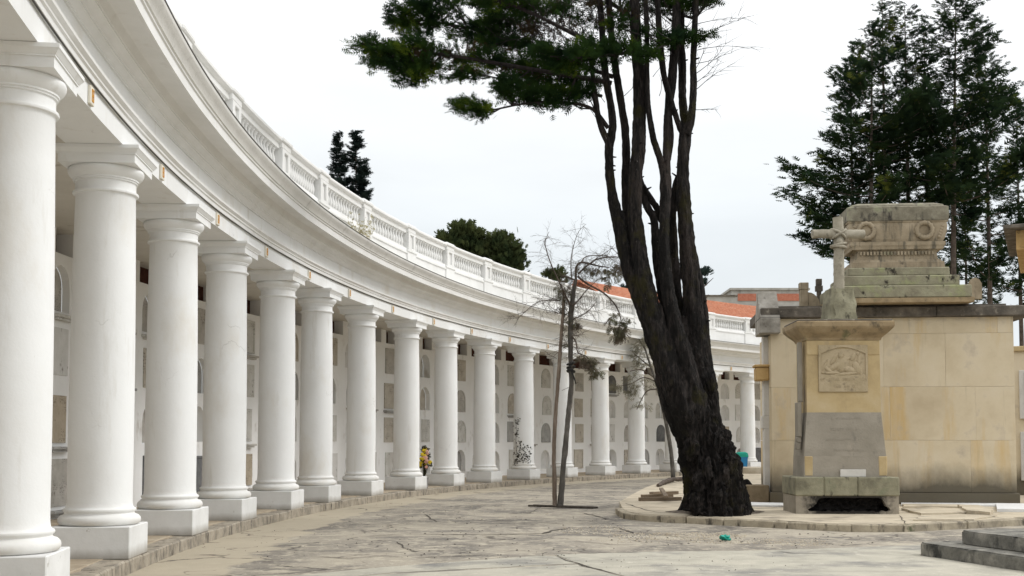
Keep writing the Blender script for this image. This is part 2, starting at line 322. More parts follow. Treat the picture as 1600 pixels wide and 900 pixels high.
m_step = mat('blackened_step_stone', [(.25, (0.075, 0.072, 0.065)), (.5, (0.180, 0.173, 0.150)), (.75, (0.345, 0.323, 0.277))], scale=3.5, bump=.6, bscale=12, layers=[((0.045, 0.045, 0.041), 4, .54, .66, (1, 1, .5))])
m_steptop = m_step
m_marble = mat('white_marble_strip', [(.3, (.55, .55, .54)), (.7, (.72, .72, .71))], scale=3, bump=.2, layers=[((.3, .28, .25), 5, .6, .72, ONE)])
m_wood = mat('weathered_plank', [(.3, (.10, .075, .05)), (.7, (.27, .21, .15))], scale=4, stretch=(.3, 3, 3), bump=.5)
m_box = mat('brown_stone_block', [(.3, (.13, .10, .06)), (.7, (.24, .185, .12))], scale=3, bump=.5, layers=[((.05, .04, .03), 4, .6, .72, ONE)])
m_pcor = mat('stained_pedestal_cornice', [(.25, (.17, .13, .08)), (.5, (.32, .24, .14)), (.75, (.42, .33, .21))], scale=2.5, bump=.4, layers=[((.07, .06, .045), 3, .56, .70, (1, 1, .6)), ((.15, .15, .08), 2.2, .6, .7, ONE)])
m_pilas = mat('pale_pilaster_paint', [(.3, (.50, .48, .44)), (.7, (.64, .62, .58))], scale=2, bump=.2)
m_gold = mat('ochre_bracket_stone', [(.3, (.38, .24, .09)), (.7, (.52, .36, .17))], scale=2, bump=.3, layers=[((.20, .14, .07), 5, .6, .72, ONE)])
m_tile = mat('terracotta_roof_tile', [(.25, (.26, .10, .06)), (.5, (.44, .17, .095)), (.75, (.54, .27, .17))], scale=6, bump=.4, layers=[((.42, .34, .25), 9, .58, .7, ONE)], rand=True)
m_brick = mat('red_brick', [(.3, (.36, .12, .075)), (.7, (.48, .20, .13))], scale=5, bump=.3)
m_greyb = mat('grey_render', [(.3, (.30, .29, .26)), (.7, (.44, .43, .40))], scale=.9, bump=.3, layers=[((.18, .17, .15), 1.6, .58, .72, (1, 1, .4))])
m_pane = mat('dark_window_pane', [(.3, (.05, .055, .075)), (.7, (.10, .10, .13))], rough=.3, bump=0)
m_blue = mat('blue_plastic', [(.3, (.03, .20, .42)), (.7, (.04, .24, .48))], rough=.5, bump=.05)
m_green = mat('green_plastic', [(.3, (.015, .30, .23)), (.7, (.02, .36, .27))], rough=.5, bump=.1)
m_black = mat('black_rubber_tie', [(.3, (.012, .012, .012)), (.7, (.03, .03, .03))], rough=.6, bump=.1)
m_yel = mat('yellow_petals', [(.3, (.65, .42, .02)), (.7, (.72, .62, .06))], scale=9, bump=.1)
m_pink = mat('pink_petals', [(.3, (.62, .30, .22)), (.7, (.70, .48, .40))], scale=9, bump=.1)
m_glaze = mat('grey_vase', [(.3, (.2, .2, .2)), (.7, (.34, .33, .32))], bump=.1)

# street: one sheet, colour by place (gutter along the gallery kerb, dark asphalt patches, pale dust)
CX, CY, R0 = 57.994, 21.321, 63.9475
def street_extra(t, N, L, col, vec, nz):
    g = N.new('ShaderNodeNewGeometry'); d = N.new('ShaderNodeVectorMath'); d.operation = 'DISTANCE'; L.new(g.outputs['Position'], d.inputs[0]); d.inputs[1].default_value = (CX, CY, 0)
    a = N.new('ShaderNodeMath'); a.operation = 'MULTIPLY_ADD'; L.new(nz(1.0, ONE, 12), a.inputs[0]); a.inputs[1].default_value = 1.9; L.new(d.outputs['Value'], a.inputs[2])
    r = N.new('ShaderNodeMapRange'); r.inputs[1].default_value = R0 - 1.02; r.inputs[2].default_value = R0 - .86; r.inputs[4].default_value = .88; L.new(a.outputs[0], r.inputs[0])
    mx = N.new('ShaderNodeMix'); mx.data_type = 'RGBA'; L.new(r.outputs[0], mx.inputs[0]); L.new(col, mx.inputs[6]); mx.inputs[7].default_value = (.44, .385, .29, 1); col = mx.outputs[2]
    v = N.new('ShaderNodeTexVoronoi'); v.feature = 'DISTANCE_TO_EDGE'; v.inputs['Scale'].default_value = .55
    nd = N.new('ShaderNodeTexNoise'); nd.inputs['Scale'].default_value = 1.6; nd.inputs['Detail'].default_value = 7; L.new(vec, nd.inputs[0])
    ad = N.new('ShaderNodeVectorMath'); ad.operation = 'MULTIPLY_ADD'; L.new(nd.outputs['Color'], ad.inputs[0]); ad.inputs[1].default_value = (1.1, 1.1, 0); L.new(vec, ad.inputs[2]); L.new(ad.outputs[0], v.inputs['Vector'])
    c = N.new('ShaderNodeMapRange'); c.inputs[1].default_value = .006; c.inputs[2].default_value = .022; c.inputs[3].default_value = .8; c.inputs[4].default_value = 0; L.new(v.outputs[0], c.inputs[0])
    gate = N.new('ShaderNodeMapRange'); gate.inputs[1].default_value = .47; gate.inputs[2].default_value = .55; L.new(nz(.5, ONE), gate.inputs[0])
    mu = N.new('ShaderNodeMath'); mu.operation = 'MULTIPLY'; L.new(c.outputs[0], mu.inputs[0]); L.new(gate.outputs[0], mu.inputs[1])
    m2 = N.new('ShaderNodeMix'); m2.data_type = 'RGBA'; L.new(mu.outputs[0], m2.inputs[0]); L.new(col, m2.inputs[6]); m2.inputs[7].default_value = (.06, .05, .042, 1)
    return m2.outputs[2]
m_street = mat('worn_dusty_asphalt', [(.36, (.150, .137, .118)), (.45, (.215, .194, .163)), (.56, (.335, .30, .242)), (.78, (.44, .392, .305))], scale=.55, dist=.7, detail=12, bump=.4, bscale=30, rand=False,
               layers=[((.44, .395, .31), 2.6, .53, .64, ONE), ((.47, .43, .35), 9, .56, .66, ONE), ((.135, .12, .10), 12, .60, .70, ONE), ((.50, .475, .42), 30, .66, .71, ONE), ((.10, .088, .074), 34, .68, .73, ONE)], extra=street_extra)

# ------------------------------------------------------------------ street, walkway, island
ZP = 0.20
def arc(p, t, z): r = R0 - p; return Vector((CX + r * math.cos(t), CY + r * math.sin(t), z))
TS = [3.3463, 3.28682, 3.22313, 3.16078, 3.10428, 3.04288, 2.99207, 2.93108, 2.86634, 2.80807, 2.74938, 2.68850, 2.62814, 2.56760, 2.51047, 2.45198, 2.3928, 2.33359, 2.2741, 2.2146]
TA, TZ = 3.46, 2.13

b = MB(); S = 900
b.quad((-S, -60, 0), (S, -60, 0), (S, S, 0), (-S, S, 0))
street = b.obj('street', m_street, kind='structure')

def sweep(prof, t0=TA, t1=TZ, n=170, closed=True, wob=0.006, seed=0.0):
    mb = MB(); m = len(prof); vs_, fs = [], []
    for i in range(n + 1):
        t = t0 + (t1 - t0) * i / n
        for (p, z) in prof:
            q = t * 22
            dz = wob * 1.4 * noise.noise(Vector((q, seed, z * .4))); dp = wob * noise.noise(Vector((q * 1.3, seed + 5, z * .6)))
            vs_.append(arc(p + dp, t, z + ZP + dz))
    for i in range(n):
        for k in range(m if closed else m - 1):
            fs.append((i * m + k, i * m + (k + 1) % m, (i + 1) * m + (k + 1) % m, (i + 1) * m + k))
    if closed:
        fs.append(tuple(range(m))); fs.append(tuple(range(n * m + m - 1, n * m - 1, -1)))
    mb.add(vs_, fs); return mb

walk = sweep([(.22, -.21), (.22, -.004), (-3.9, -.004), (-3.9, -.21)], wob=0).obj('walkway', m_floor, kind='structure')
def rough_block(l, w, h, seed, amp=.018, cuts=1, bev=.02):
    bm = bmesh.new(); bmesh.ops.create_cube(bm, size=1)
    for v in bm.verts: v.co = Vector((v.co.x * l, v.co.y * w, v.co.z * h))
    bmesh.ops.subdivide_edges(bm, edges=[e for e in bm.edges if abs((e.verts[0].co - e.verts[1].co).x) > l * .5], cuts=cuts)
    bmesh.ops.bevel(bm, geom=[e for e in bm.edges if e.calc_face_angle(0) > .5], offset=bev, segments=1, affect='EDGES')
    for v in bm.verts:
        q = v.co * 3 + Vector((seed * 7.3, 0, 0)); v.co += amp * Vector((noise.noise(q), noise.noise(q + Vector((9, 0, 0))), noise.noise(q + Vector((0, 9, 0)))))
    me = bpy.data.meshes.new('kerb_stone'); bm.to_mesh(me); bm.free(); return me
def frame_at(pos, xdir, zrot=0):
    x = Vector((xdir.x, xdir.y, 0)).normalized(); z = Vector((0, 0, 1)); y = z.cross(x)
    return Matrix(((x.x, y.x, 0, pos.x), (x.y, y.y, 0, pos.y), (0, 0, 1, pos.z), (0, 0, 0, 1)))
ks = []
for k in range(5):
    me = rough_block(.955, .36, .26, k); me.materials.append(m_kerb); ks.append(me)
tt = TA - .02; k = 0
while tt > 2.2:
    Mx = frame_at(arc(.38 + RNG.uniform(-.012, .012), tt, ZP - .13 + RNG.uniform(-.015, .004)), arc(0, tt - .001, 0) - arc(0, tt, 0))
    inst('kerb_stone', ks[k % 5], Mx, walk); k += 1; tt -= .97 / R0
fs_me = []
for k in range(3):
    me = rough_block(1.18, .58, .05, 20 + k, amp=.006, bev=.008); me.materials.append(m_floor); fs_me.append(me)
for row in range(3):
    tt = TA - .02 - row * .006
    while tt > 2.72:
        p = -.09 - row * .60
        inst('floor_slab', fs_me[RNG.randrange(3)], frame_at(arc(p, tt, ZP - .018 + RNG.uniform(-.003, .003)), arc(p, tt - .001, 0) - arc(p, tt, 0)), walk); tt -= 1.2 / (R0 + .3)

# concrete slabs in the foreground and dirt-filled cracks
def sheet(name, pix, m, z, parent, th=.0, sub=0.0, seed=0.0):
    pts = [ground(x, y, z) for x, y in pix]
    if sub:
        q = []
        for i in range(len(pts)):
            a, c = pts[i], pts[(i + 1) % len(pts)]; n = max(1, int((c - a).length / sub))
            for j in range(n):
                v = a.lerp(c, j / n); q.append(v + .25 * sub * Vector((noise.noise(v * 3 + Vector((seed, 0, 0))), noise.noise(v * 3 + Vector((0, seed, 4))), 0)))
        pts = q
    mb = MB(); n = len(pts); tri = tessellate_polygon([pts])
    mb.add(pts, tri)
    if th:
        lo = [p - Vector((0, 0, th)) for p in pts]; mb.add(pts + lo, [(i, (i + 1) % n, n + (i + 1) % n, n + i) for i in range(n)])
    return mb.obj(name, m, parent)
sheet('concrete_slab', [(180, 925), (430, 902), (600, 886), (837, 868.5), (870, 869), (898, 880), (600, 895.5), (430, 911), (290, 928)], m_conc, .006, street, .01, .22, 1)
sheet('concrete_slab', [(868, 866.5), (1000, 862), (1200, 860), (1440, 851), (1440, 868), (1600, 893), (1660, 905), (1660, 960), (1010, 960), (976, 900), (905, 880)], m_conc, .006, street, .01, .2, 2)
sheet('concrete_slab', [(300, 929), (430, 913), (600, 897.5), (899, 882), (972, 901), (1000, 960), (300, 960)], m_conc, .006, street, .01, .25, 3)
def crack(pix, w, z, parent, seed=0.0):
    pts = []
    for (x0, y0), (x1, y1) in zip(pix[:-1], pix[1:]):
        a, c = ground(x0, y0, z), ground(x1, y1, z); n = max(1, int((c - a).length / .12))
        for j in range(n):
            v = a.lerp(c, j / n); pts.append(v + .06 * Vector((noise.noise(v * 2.3 + Vector((seed, 0, 0))), noise.noise(v * 2.3 + Vector((0, seed, 7))), 0)))
    pts.append(ground(*pix[-1], z)); mb = MB(); L_, R_ = [], []
    for i, p in enumerate(pts):
        d = (pts[min(i + 1, len(pts) - 1)] - pts[max(i - 1, 0)]).normalized(); s = Vector((-d.y, d.x, 0))
        ww = w * (.35 + .9 * abs(noise.noise(p * 5 + Vector((seed, 3, 0))))) * min(1, .2 + 4 * min(i, len(pts) - 1 - i) / len(pts))
        L_.append(p + s * ww); R_.append(p - s * ww)
    n = len(pts); mb.add(L_ + R_, [(i, i + 1, n + i + 1, n + i) for i in range(n - 1)])
    return mb.obj('crack', m_crack, parent)
for i, (px, w) in enumerate([([(630, 834), (700, 835), (790, 834.5), (848, 833.5), (862, 829), (885, 826), (893, 823)], .05), ([(640, 871), (700, 869), (765, 866)], .03),
        ([(768, 812), (790, 813.5), (808, 813)], .05), ([(785, 803), (822, 801), (830, 802)], .04), ([(825, 802), (845, 793)], .02), ([(664, 803), (676, 812), (682, 815)], .025),
        ([(868, 868), (903, 880), (940, 891), (978, 901)], .022), ([(1208, 861), (1240, 864), (1290, 865)], .018), ([(1115, 814), (1180, 815)], .01), ([(914, 865), (950, 863), (1000, 863)], .03),
        ([(960, 823), (990, 832), (1040, 836), (1075, 840), (1110, 841)], .03), ([(1240, 775), (1250, 778)], .01), ([(520, 826), (470, 828), (400, 833)], .015), ([(340, 842), (440, 838)], .012), ([(560, 800), (610, 803), (660, 801)], .02), ([(720, 786), (760, 789), (800, 788)], .025), ([(480, 868), (540, 872), (600, 868), (640, 871)], .025), ([(690, 815), (740, 812), (770, 813)], .02), ([(560, 838), (600, 836), (630, 834)], .03), ([(905, 800), (930, 806), (955, 812)], .03), ([(700, 850), (760, 853), (820, 850)], .02), ([(620, 846), (632, 856), (650, 862)], .02), ([(900, 845), (950, 850), (1000, 851)], .02)]):
    crack(px, w * 1.25, .011, street, i * 3.1)

# island of sandy paving in front of the tombs
IZ = .15
isl_top = [(961, 793), (966, 797), (975, 800.5), (996, 803.5), (1030, 805.5), (1071, 807), (1129, 810), (1170, 812), (1215, 814), (1289, 818.5), (1330, 819.5), (1412, 819.5), (1450, 818), (1507, 815), (1600, 810), (1720, 806)]
isl_back = [(1900, 730), (1500, 722), (1210, 722), (1165, 728), (1100, 735), (1062, 744), (1035, 752), (1008, 762), (985, 774), (968, 784)]
inner = [ground(x, y, IZ) for x, y in isl_top]
kpts = inner
cent = ground(1300, 780, IZ)
pts_in = [p + (cent - p).normalized() * .22 for p in inner]
poly = pts_in + [ground(x, y, IZ) for x, y in isl_back]
mb = MB(); n = len(poly); mb.add([p for p in poly], tessellate_polygon([poly])); lo = [p - Vector((0, 0, .16)) for p in poly]
mb.add(poly + lo, [(i, (i + 1) % n, n + (i + 1) % n, n + i) for i in range(n)])
island = mb.obj('island_paving', m_isl, kind='structure')
ikm = mat('island_kerb_stone', [(.25, (.16, .14, .11)), (.5, (.34, .295, .22)), (.75, (.46, .405, .30))], scale=2.6, bump=.6, bscale=9, layers=[((.08, .07, .055), 3.5, .54, .66, (1.3, 1.3, .5)), ((.10, .105, .06), 1.6, .62, .7, ONE)])
def kerb_piece(a, c, w, h, seed, name='kerb_stone', m=ikm, parent=island, rot=0.0, dz=0.0):
    d = c - a; l = d.length - .03
    me = rough_block(l, w, h, seed, amp=.022, cuts=2, bev=.018); me.materials.append(m)
    x = Vector((d.x, d.y, 0)).normalized(); nrm = Vector((-x.y, x.x, 0))
    Mx = frame_at((a + c) / 2 + nrm * w * .5 + Vector((0, 0, dz - h / 2)), d) @ Matrix.Rotation(rot, 4, 'Y')
    return inst(name, me, Mx, parent)
acc = []; joints = [961, 966, 975, 990, 1030, 1071, 1129, 1209, 1229, 1330, 1412, 1512, 1600, 1720]
def on_kerb(px):
    for (x0, y0), (x1, y1) in zip(isl_top[:-1], isl_top[1:]):
        if x0 <= px <= x1: return ground(px, y0 + (y1 - y0) * (px - x0) / (x1 - x0), IZ)
for i in range(len(joints) - 1):
    kerb_piece(on_kerb(joints[i]), on_kerb(joints[i + 1]), .34, .2, 40 + i, rot=RNG.uniform(-.008, .008), dz=RNG.uniform(-.012, .01))
for i, (px, w) in enumerate([([(978, 786), (990, 791), (1010, 797), (1034, 801)], .035), ([(1100, 804), (1150, 803.5), (1210, 806), (1240, 808)], .018), ([(1211, 809), (1230, 808), (1290, 811), (1325, 813)], .03),
        ([(1405, 798), (1440, 799), (1470, 797)], .03), ([(1405, 805), (1412, 812), (1418, 820)], .022), ([(1475, 806), (1500, 805), (1512, 815)], .03), ([(1455, 797), (1500, 801), (1540, 800)], .02), ([(1205, 788), (1212, 792), (1240, 793)], .015), ([(1150, 790), (1180, 793), (1240, 791)], .012)]):
    crack(px, w, IZ + .004, island, 50 + i * 2.7)
# broken paving slabs lying on the island
for i, (pp, th) in enumerate([([(1408, 794), (1455, 792.5), (1522, 795), (1520, 800), (1440, 802)], .05), ([(1497, 788), (1530, 789), (1552, 796), (1545, 800), (1510, 797)], .10), ([(1412, 787), (1500, 788), (1505, 791.5), (1412, 791)], .04), ([(1440, 805), (1500, 803), (1560, 805), (1520, 811), (1430, 812)], .03)]):
    sheet('broken_slab', pp, m_isl, IZ + th, island, th + .02, .25, 60 + i)

# loose rubble, leaf litter
def rubble(name, m, regions, z, label):
    mb = MB()
    for (px, py, rx, ry, n, s0, s1) in regions:
        for _ in range(n):
            a = RNG.uniform(0, 6.283); r = math.sqrt(RNG.random())
            c = ground(px + rx * r * math.cos(a), py + ry * r * math.sin(a), z); s = RNG.uniform(s0, s1)
            vs_ = [c + s * Vector((math.cos(q + a) * RNG.uniform(.6, 1.2), math.sin(q + a) * RNG.uniform(.6, 1.2), RNG.uniform(-.1, .12))) for q in (0, 1.57, 3.14, 4.71)]
            vs_.append(c + Vector((RNG.uniform(-.3, .3) * s, RNG.uniform(-.3, .3) * s, s * RNG.uniform(.4, .8))))
            mb.add(vs_, [(0, 1, 4), (1, 2, 4), (2, 3, 4), (3, 0, 4)])
    return mb.obj(name, m, None, label=label, cat='rubble', kind='stuff')
rubble('rubble', m_grav, [(930, 828, 60, 8, 260, .008, .028), (1060, 838, 110, 6, 800, .008, .03), (1180, 846, 110, 4, 420, .008, .024), (1260, 851, 40, 2.5, 80, .01, .03), (980, 845, 60, 5, 60, .01, .03), (560, 815, 120, 12, 40, .008, .022), (740, 800, 160, 14, 70, .008, .03), (1180, 752, 20, 10, 60, .03, .08), (640, 790, 60, 5, 30, .01, .03)], .006, 'pale broken rubble and grit strewn over the street')
rubble('leaf_litter', m_crack, [(760, 835, 260, 40, 130, .01, .03), (1200, 845, 200, 12, 60, .01, .03), (430, 850, 120, 25, 40, .008, .02), (1000, 880, 300, 16, 60, .006, .018)], .008, 'dark leaf litter scattered thinly over the street')

# ------------------------------------------------------------------ colonnade
colon = empty('colonnade', arc(0, 2.9, ZP), label='long curved white colonnade with burial niches behind and a balustrade on top', cat='colonnade')
colon.location = (0, 0, 0)
shaft_prof = [(.50, .434), (.53, .45), (.547, .478), (.55, .505), (.542, .535), (.515, .565), (.475, .578), (.462, .595), (.466, .61), (.482, .622), (.488, .638), (.482, .655), (.455, .668), (.443, .69), (.436, .74), (.434, .85), (.436, 1.5), (.435, 2.2), (.431, 3.0), (.423, 3.8), (.413, 4.5), (.405, 5.02), (.412, 5.035), (.44, 5.045), (.447, 5.062), (.442, 5.08), (.41, 5.088)]
cap_prof = [(.41, 5.086), (.409, 5.21), (.413, 5.214), (.43, 5.218), (.43, 5.238), (.446, 5.242), (.446, 5.262), (.462, 5.275), (.492, 5.305), (.512, 5.345), (.515, 5.372), (.505, 5.40), (.49, 5.412)]
mb = MB()
prof = []
for (r0, z0), (r1, z1) in zip(shaft_prof[:-1], shaft_prof[1:]):
    m = max(1, int((z1 - z0) / .3))
    for j in range(m): prof.append((r0 + (r1 - r0) * j / m, z0 + (z1 - z0) * j / m))
prof.append(shaft_prof[-1])
mb.lathe(prof, 56); me_shaft = mb.obj('column', m_white, smooth=40).data
mb = MB(); mb.lathe(cap_prof, 56)
for (h0, h1, z0, z1) in [(.515, .515, 5.41, 5.525), (.53, .53, 5.525, 5.545), (.535, .575, 5.545, 5.60), (.58, .58, 5.60, 5.646)]:
    mb.add([(sx * h0, sy * h0, z0) for sx, sy in ((-1, -1), (1, -1), (1, 1), (-1, 1))] + [(sx * h1, sy * h1, z1) for sx, sy in ((-1, -1), (1, -1), (1, 1), (-1, 1))],
           [(3, 2, 1, 0), (4, 5, 6, 7), (0, 1, 5, 4), (1, 2, 6, 5), (2, 3, 7, 6), (3, 0, 4, 7)])
me_cap = mb.obj('capital', m_white, smooth=35).data
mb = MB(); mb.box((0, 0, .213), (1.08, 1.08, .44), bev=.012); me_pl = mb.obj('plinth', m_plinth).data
for o in [o for o in COL.objects if o.name in ('column', 'capital', 'plinth')]: bpy.data.objects.remove(o)
for i, t in enumerate(TS):
    Mx = Matrix.Translation(arc(0, t, ZP)) @ Matrix.Rotation(t, 4, 'Z') @ Matrix.Rotation(RNG.uniform(-.003, .003), 4, 'X')
    c = inst('column', me_shaft, Mx, colon)
    inst('capital', me_cap, Matrix.Identity(4), c)
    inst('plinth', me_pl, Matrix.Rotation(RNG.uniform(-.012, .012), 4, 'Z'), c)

sweep([(.36, 5.65), (.36, 5.945), (-.40, 5.945), (-.40, 5.65)], seed=1).obj('architrave', m_white, colon, smooth=30)
sweep([(.385, 5.953), (.405, 5.96), (.405, 6.03), (.43, 6.045), (.43, 6.075), (.475, 6.11), (.475, 6.155), (.37, 6.18), (-.4, 6.18), (-.4, 5.953)], seed=2).obj('taenia', m_cornice, colon, smooth=30)
sweep([(.365, 6.175), (.365, 6.50), (-.4, 6.50), (-.4, 6.175)], seed=3).obj('frieze', m_white, colon, smooth=30)
sweep([(.395, 6.47), (.395, 6.50), (.405, 6.505), (.42, 6.535), (.46, 6.57), (.475, 6.575), (.475, 6.60), (.49, 6.605), (.50, 6.64), (.535, 6.675), (.58, 6.69), (.58, 6.715), (.595, 6.72), (.605, 6.79), (.64, 6.84), (.69, 6.855), (.935, 6.82), (.94, 6.765), (1.0, 6.75), (1.0, 6.90), (1.025, 6.91), (1.025, 6.945), (1.05, 6.955), (-.4, 6.955), (-.4, 6.495)], seed=4).obj('cornice', m_cornice, colon, smooth=30)
sweep([(1.05, 6.952), (1.06, 6.985), (1.10, 7.05), (1.145, 7.10), (1.155, 7.125), (1.155, 7.165), (1.13, 7.18), (.3, 7.30), (.3, 6.952)], seed=5).obj('cornice_edge', m_cymat, colon, smooth=30)
sweep([(.13, 7.2), (.13, 7.88), (.17, 7.90), (.17, 7.96), (.12, 7.99), (.10, 8.09), (-.32, 8.09), (-.32, 7.2)], seed=6).obj('parapet_base', m_parapet, colon, smooth=30)
sweep([(-.14, 8.08), (-.14, 8.62), (-.3, 8.62), (-.3, 8.08)], seed=6).obj('parapet_back', m_parapet, colon, smooth=30)
sweep([(.10, 8.60), (.10, 8.73), (.15, 8.75), (.19, 8.78), (.19, 8.84), (.16, 8.87), (-.36, 8.87), (-.36, 8.60)], seed=7).obj('coping', m_parapet, colon, smooth=30)
sweep([(-.39, 6.02), (-.39, 6.06), (-4.2, 6.06), (-4.2, 6.02)], wob=0).obj('ceiling', m_ceil, colon)
sweep([(1.10, 7.166), (1.165, 7.166), (1.165, 7.186), (1.10, 7.196)], seed=5).obj('drip_edge', m_cable, colon)
# cable stapled along the architrave
mb = MB(); pts = []
for i in range(520):
    t = 3.42 - i * .0023; pts.append(arc(.392, t, ZP + 5.948 + .012 * noise.noise(Vector((t * 40, 0, 0)))))
mb.tube(pts, [.011] * len(pts), 5); mb.obj('cable', m_cable, colon)
# pier with sunk panel, balusters
def pier_mesh():
    mb = MB()
    mb.box((0, -.095, 7.60), (.80, .55, .80), bev=.012)
    mb.box((0, -.095, 7.99), (.86, .61, .07), bev=.012)
    for sx in (-.235, .235): mb.box((sx, .15, 8.33), (.16, .06, .60), bev=.006)
    mb.box((0, .15, 8.07), (.309, .06, .079), bev=.006); mb.box((0, .15, 8.59), (.309, .06, .079), bev=.006)
    mb.box((0, -.115, 8.33), (.628, .47, .62))
    mb.box((0, -.095, 8.70), (.70, .55, .14), bev=.012); mb.box((0, -.095, 8.82), (.80, .64, .10), bev=.02); mb.box((0, -.095, 8.885), (.72, .56, .05), bev=.02)
    return mb.obj('pier', m_parapet).data
me_pier = pier_mesh()
mb = MB(); mb.lathe([(.05, 0), (.075, .0), (.075, .05), (.045, .07), (.06, .11), (.075, .17), (.066, .25), (.04, .34), (.036, .40), (.055, .43), (.055, .45), (.075, .46), (.075, .52)], 10); me_bal = mb.obj('baluster', m_parapet, smooth=50).data
for o in [o for o in COL.objects if o.name in ('pier', 'baluster')]: bpy.data.objects.remove(o)
def inward(t, p, z):  # local +y faces the inside of the curve, +x along it
    pos = arc(p, t, z); x = Vector((math.sin(t), -math.cos(t), 0)); y = Vector((-math.cos(t), -math.sin(t), 0))
    return Matrix(((x.x, y.x, 0, pos.x), (x.y, y.y, 0, pos.y), (0, 0, 1, pos.z), (0, 0, 0, 1)))
for t in TS: inst('pier', me_pier, inward(t, 0, ZP), colon)
for a, c in zip(TS[:-1], TS[1:]):
    g = (a - c) - .86 / R0
    for k in range(13):
        inst('baluster', me_bal, inward(a - .43 / R0 - g * (k + .5) / 13, -.01, ZP + 8.085), colon)
    # number plate on the architrave at mid bay
    tm = (a + c) / 2 + .0045
    mb = MB(); mb.box((0, .02, 0), (.17, .04, .23), bev=.008); pl = mb.obj('number_plate', m_plate, colon); pl.matrix_local = inward(tm, .36, ZP + 5.79)
    mb = MB()
    for sx, sz, wx, wz in [(-.035, 0, .02, .15), (.035, 0, .02, .15), (0, .068, .05, .02), (0, -.068, .05, .02), (0, 0, .05, .018)]: mb.box((sx, .044, sz), (wx, .008, wz))
    mb.obj('mark', m_mark, pl)
# roof of barrel tiles behind the parapet
mb = MB(); vs_, fs = [], []; nA, nB = 900, 10
for i in range(nA + 1):
    t = 2.485 + (2.13 - 2.485) * i / nA; w = .05 * abs(math.sin(i * math.pi / 4 + .3)) if True else 0
    for j in range(nB + 1):
        u = j / nB; p = -.45 - u * 4.3
        vs_.append(arc(p, t, ZP + 8.15 + u * 2.38 + w + .03 * noise.noise(Vector((t * 60, u * 4, 0))) - (.03 if j % 2 else 0)))
for i in range(nA):
    for j in range(nB): fs.append((i * (nB + 1) + j, (i + 1) * (nB + 1) + j, (i + 1) * (nB + 1) + j + 1, i * (nB + 1) + j + 1))
mb.add(vs_, fs); mb.obj('roof_tiles', m_tile, colon, kind='stuff')
mb = sweep([(-4.65, 10.43), (-4.72, 10.57), (-4.95, 10.57), (-5.0, 10.43)], 2.485, 2.13, 60, wob=.02); mb.obj('roof_ridge', m_tile, colon)
# back slope so the roof is solid
mb = sweep([(-4.8, 10.49), (-8.8, 8.0), (-8.8, 7.9), (-4.8, 10.3)], 2.485, 2.13, 60); mb.obj('back_roof_slope', m_tile, colon)

# niche wall
RW, WTOP, PIT, ROW = 3.5, 5.5, 1.6, 1.36
T0W = 3.40
ncol = int((T0W - 2.2) * (R0 + RW) / PIT)
def arch_loop(w, h, arched, n=8):
    if not arched: return [(-w / 2, -h / 2), (w / 2, -h / 2), (w / 2, h / 2), (-w / 2, h / 2)]
    r = w / 2; sp = h / 2 - r * 1.05
    return [(-r, -h / 2), (r, -h / 2), (r, sp)] + [(r * math.cos(a), sp + r * 1.05 * math.sin(a)) for a in [math.pi * k / n for k in range(1, n)]] + [(-r, sp)]
def tablet_mesh(w, h, arched, th, frame):
    lp = arch_loop(w, h, arched); n = len(lp); mb = MB()
    f = [Vector((x, th, z)) for x, z in lp]; bk = [Vector((x, 0, z)) for x, z in lp]
    if frame:
        i1 = [Vector((x * .86, th, z * .88)) for x, z in lp]; i2 = [Vector((x * .84, th - .02, z * .86)) for x, z in lp]
        mb.add(f + i1, [(i, (i + 1) % n, n + (i + 1) % n, n + i) for i in range(n)]); mb.add(i1 + i2, [(i, (i + 1) % n, n + (i + 1) % n, n + i) for i in range(n)]); mb.add(i2, [tuple(range(n))])
    else: mb.add(f, [tuple(range(n))])
    mb.add(f + bk, [(i, (i + 1) % n, n + (i + 1) % n, n + i) for i in range(n)])
    o = mb.obj('tablet', TB[0]); me = o.data; bpy.data.objects.remove(o); return me
VAR = {}
for key, (w, h, ar, th, fr) in {'arch': (.84, .96, True, .03, False), 'archf': (.84, .98, True, .05, True), 'rect': (.78, .98, False, .04, False), 'rectf': (.84, 1.0, False, .06, True), 'tall': (.68, .94, False, .05, False)}.items():
    VAR[key] = tablet_mesh(w, h, ar, th, fr)
mb_sh = MB(); mb_sh.box((0, .09, 0), (.95, .18, .06), bev=.01); mb_sh.box((0, .07, -.06), (.8, .12, .05)); o = mb_sh.obj('shelf', TB[6]); me_shelf = o.data; bpy.data.objects.remove(o)
wr = random.Random(5)
wb = MB(); plan = []
def wpt(s, z, d=0.0): return arc(-RW - d, T0W - s / (R0 + RW), ZP + z)
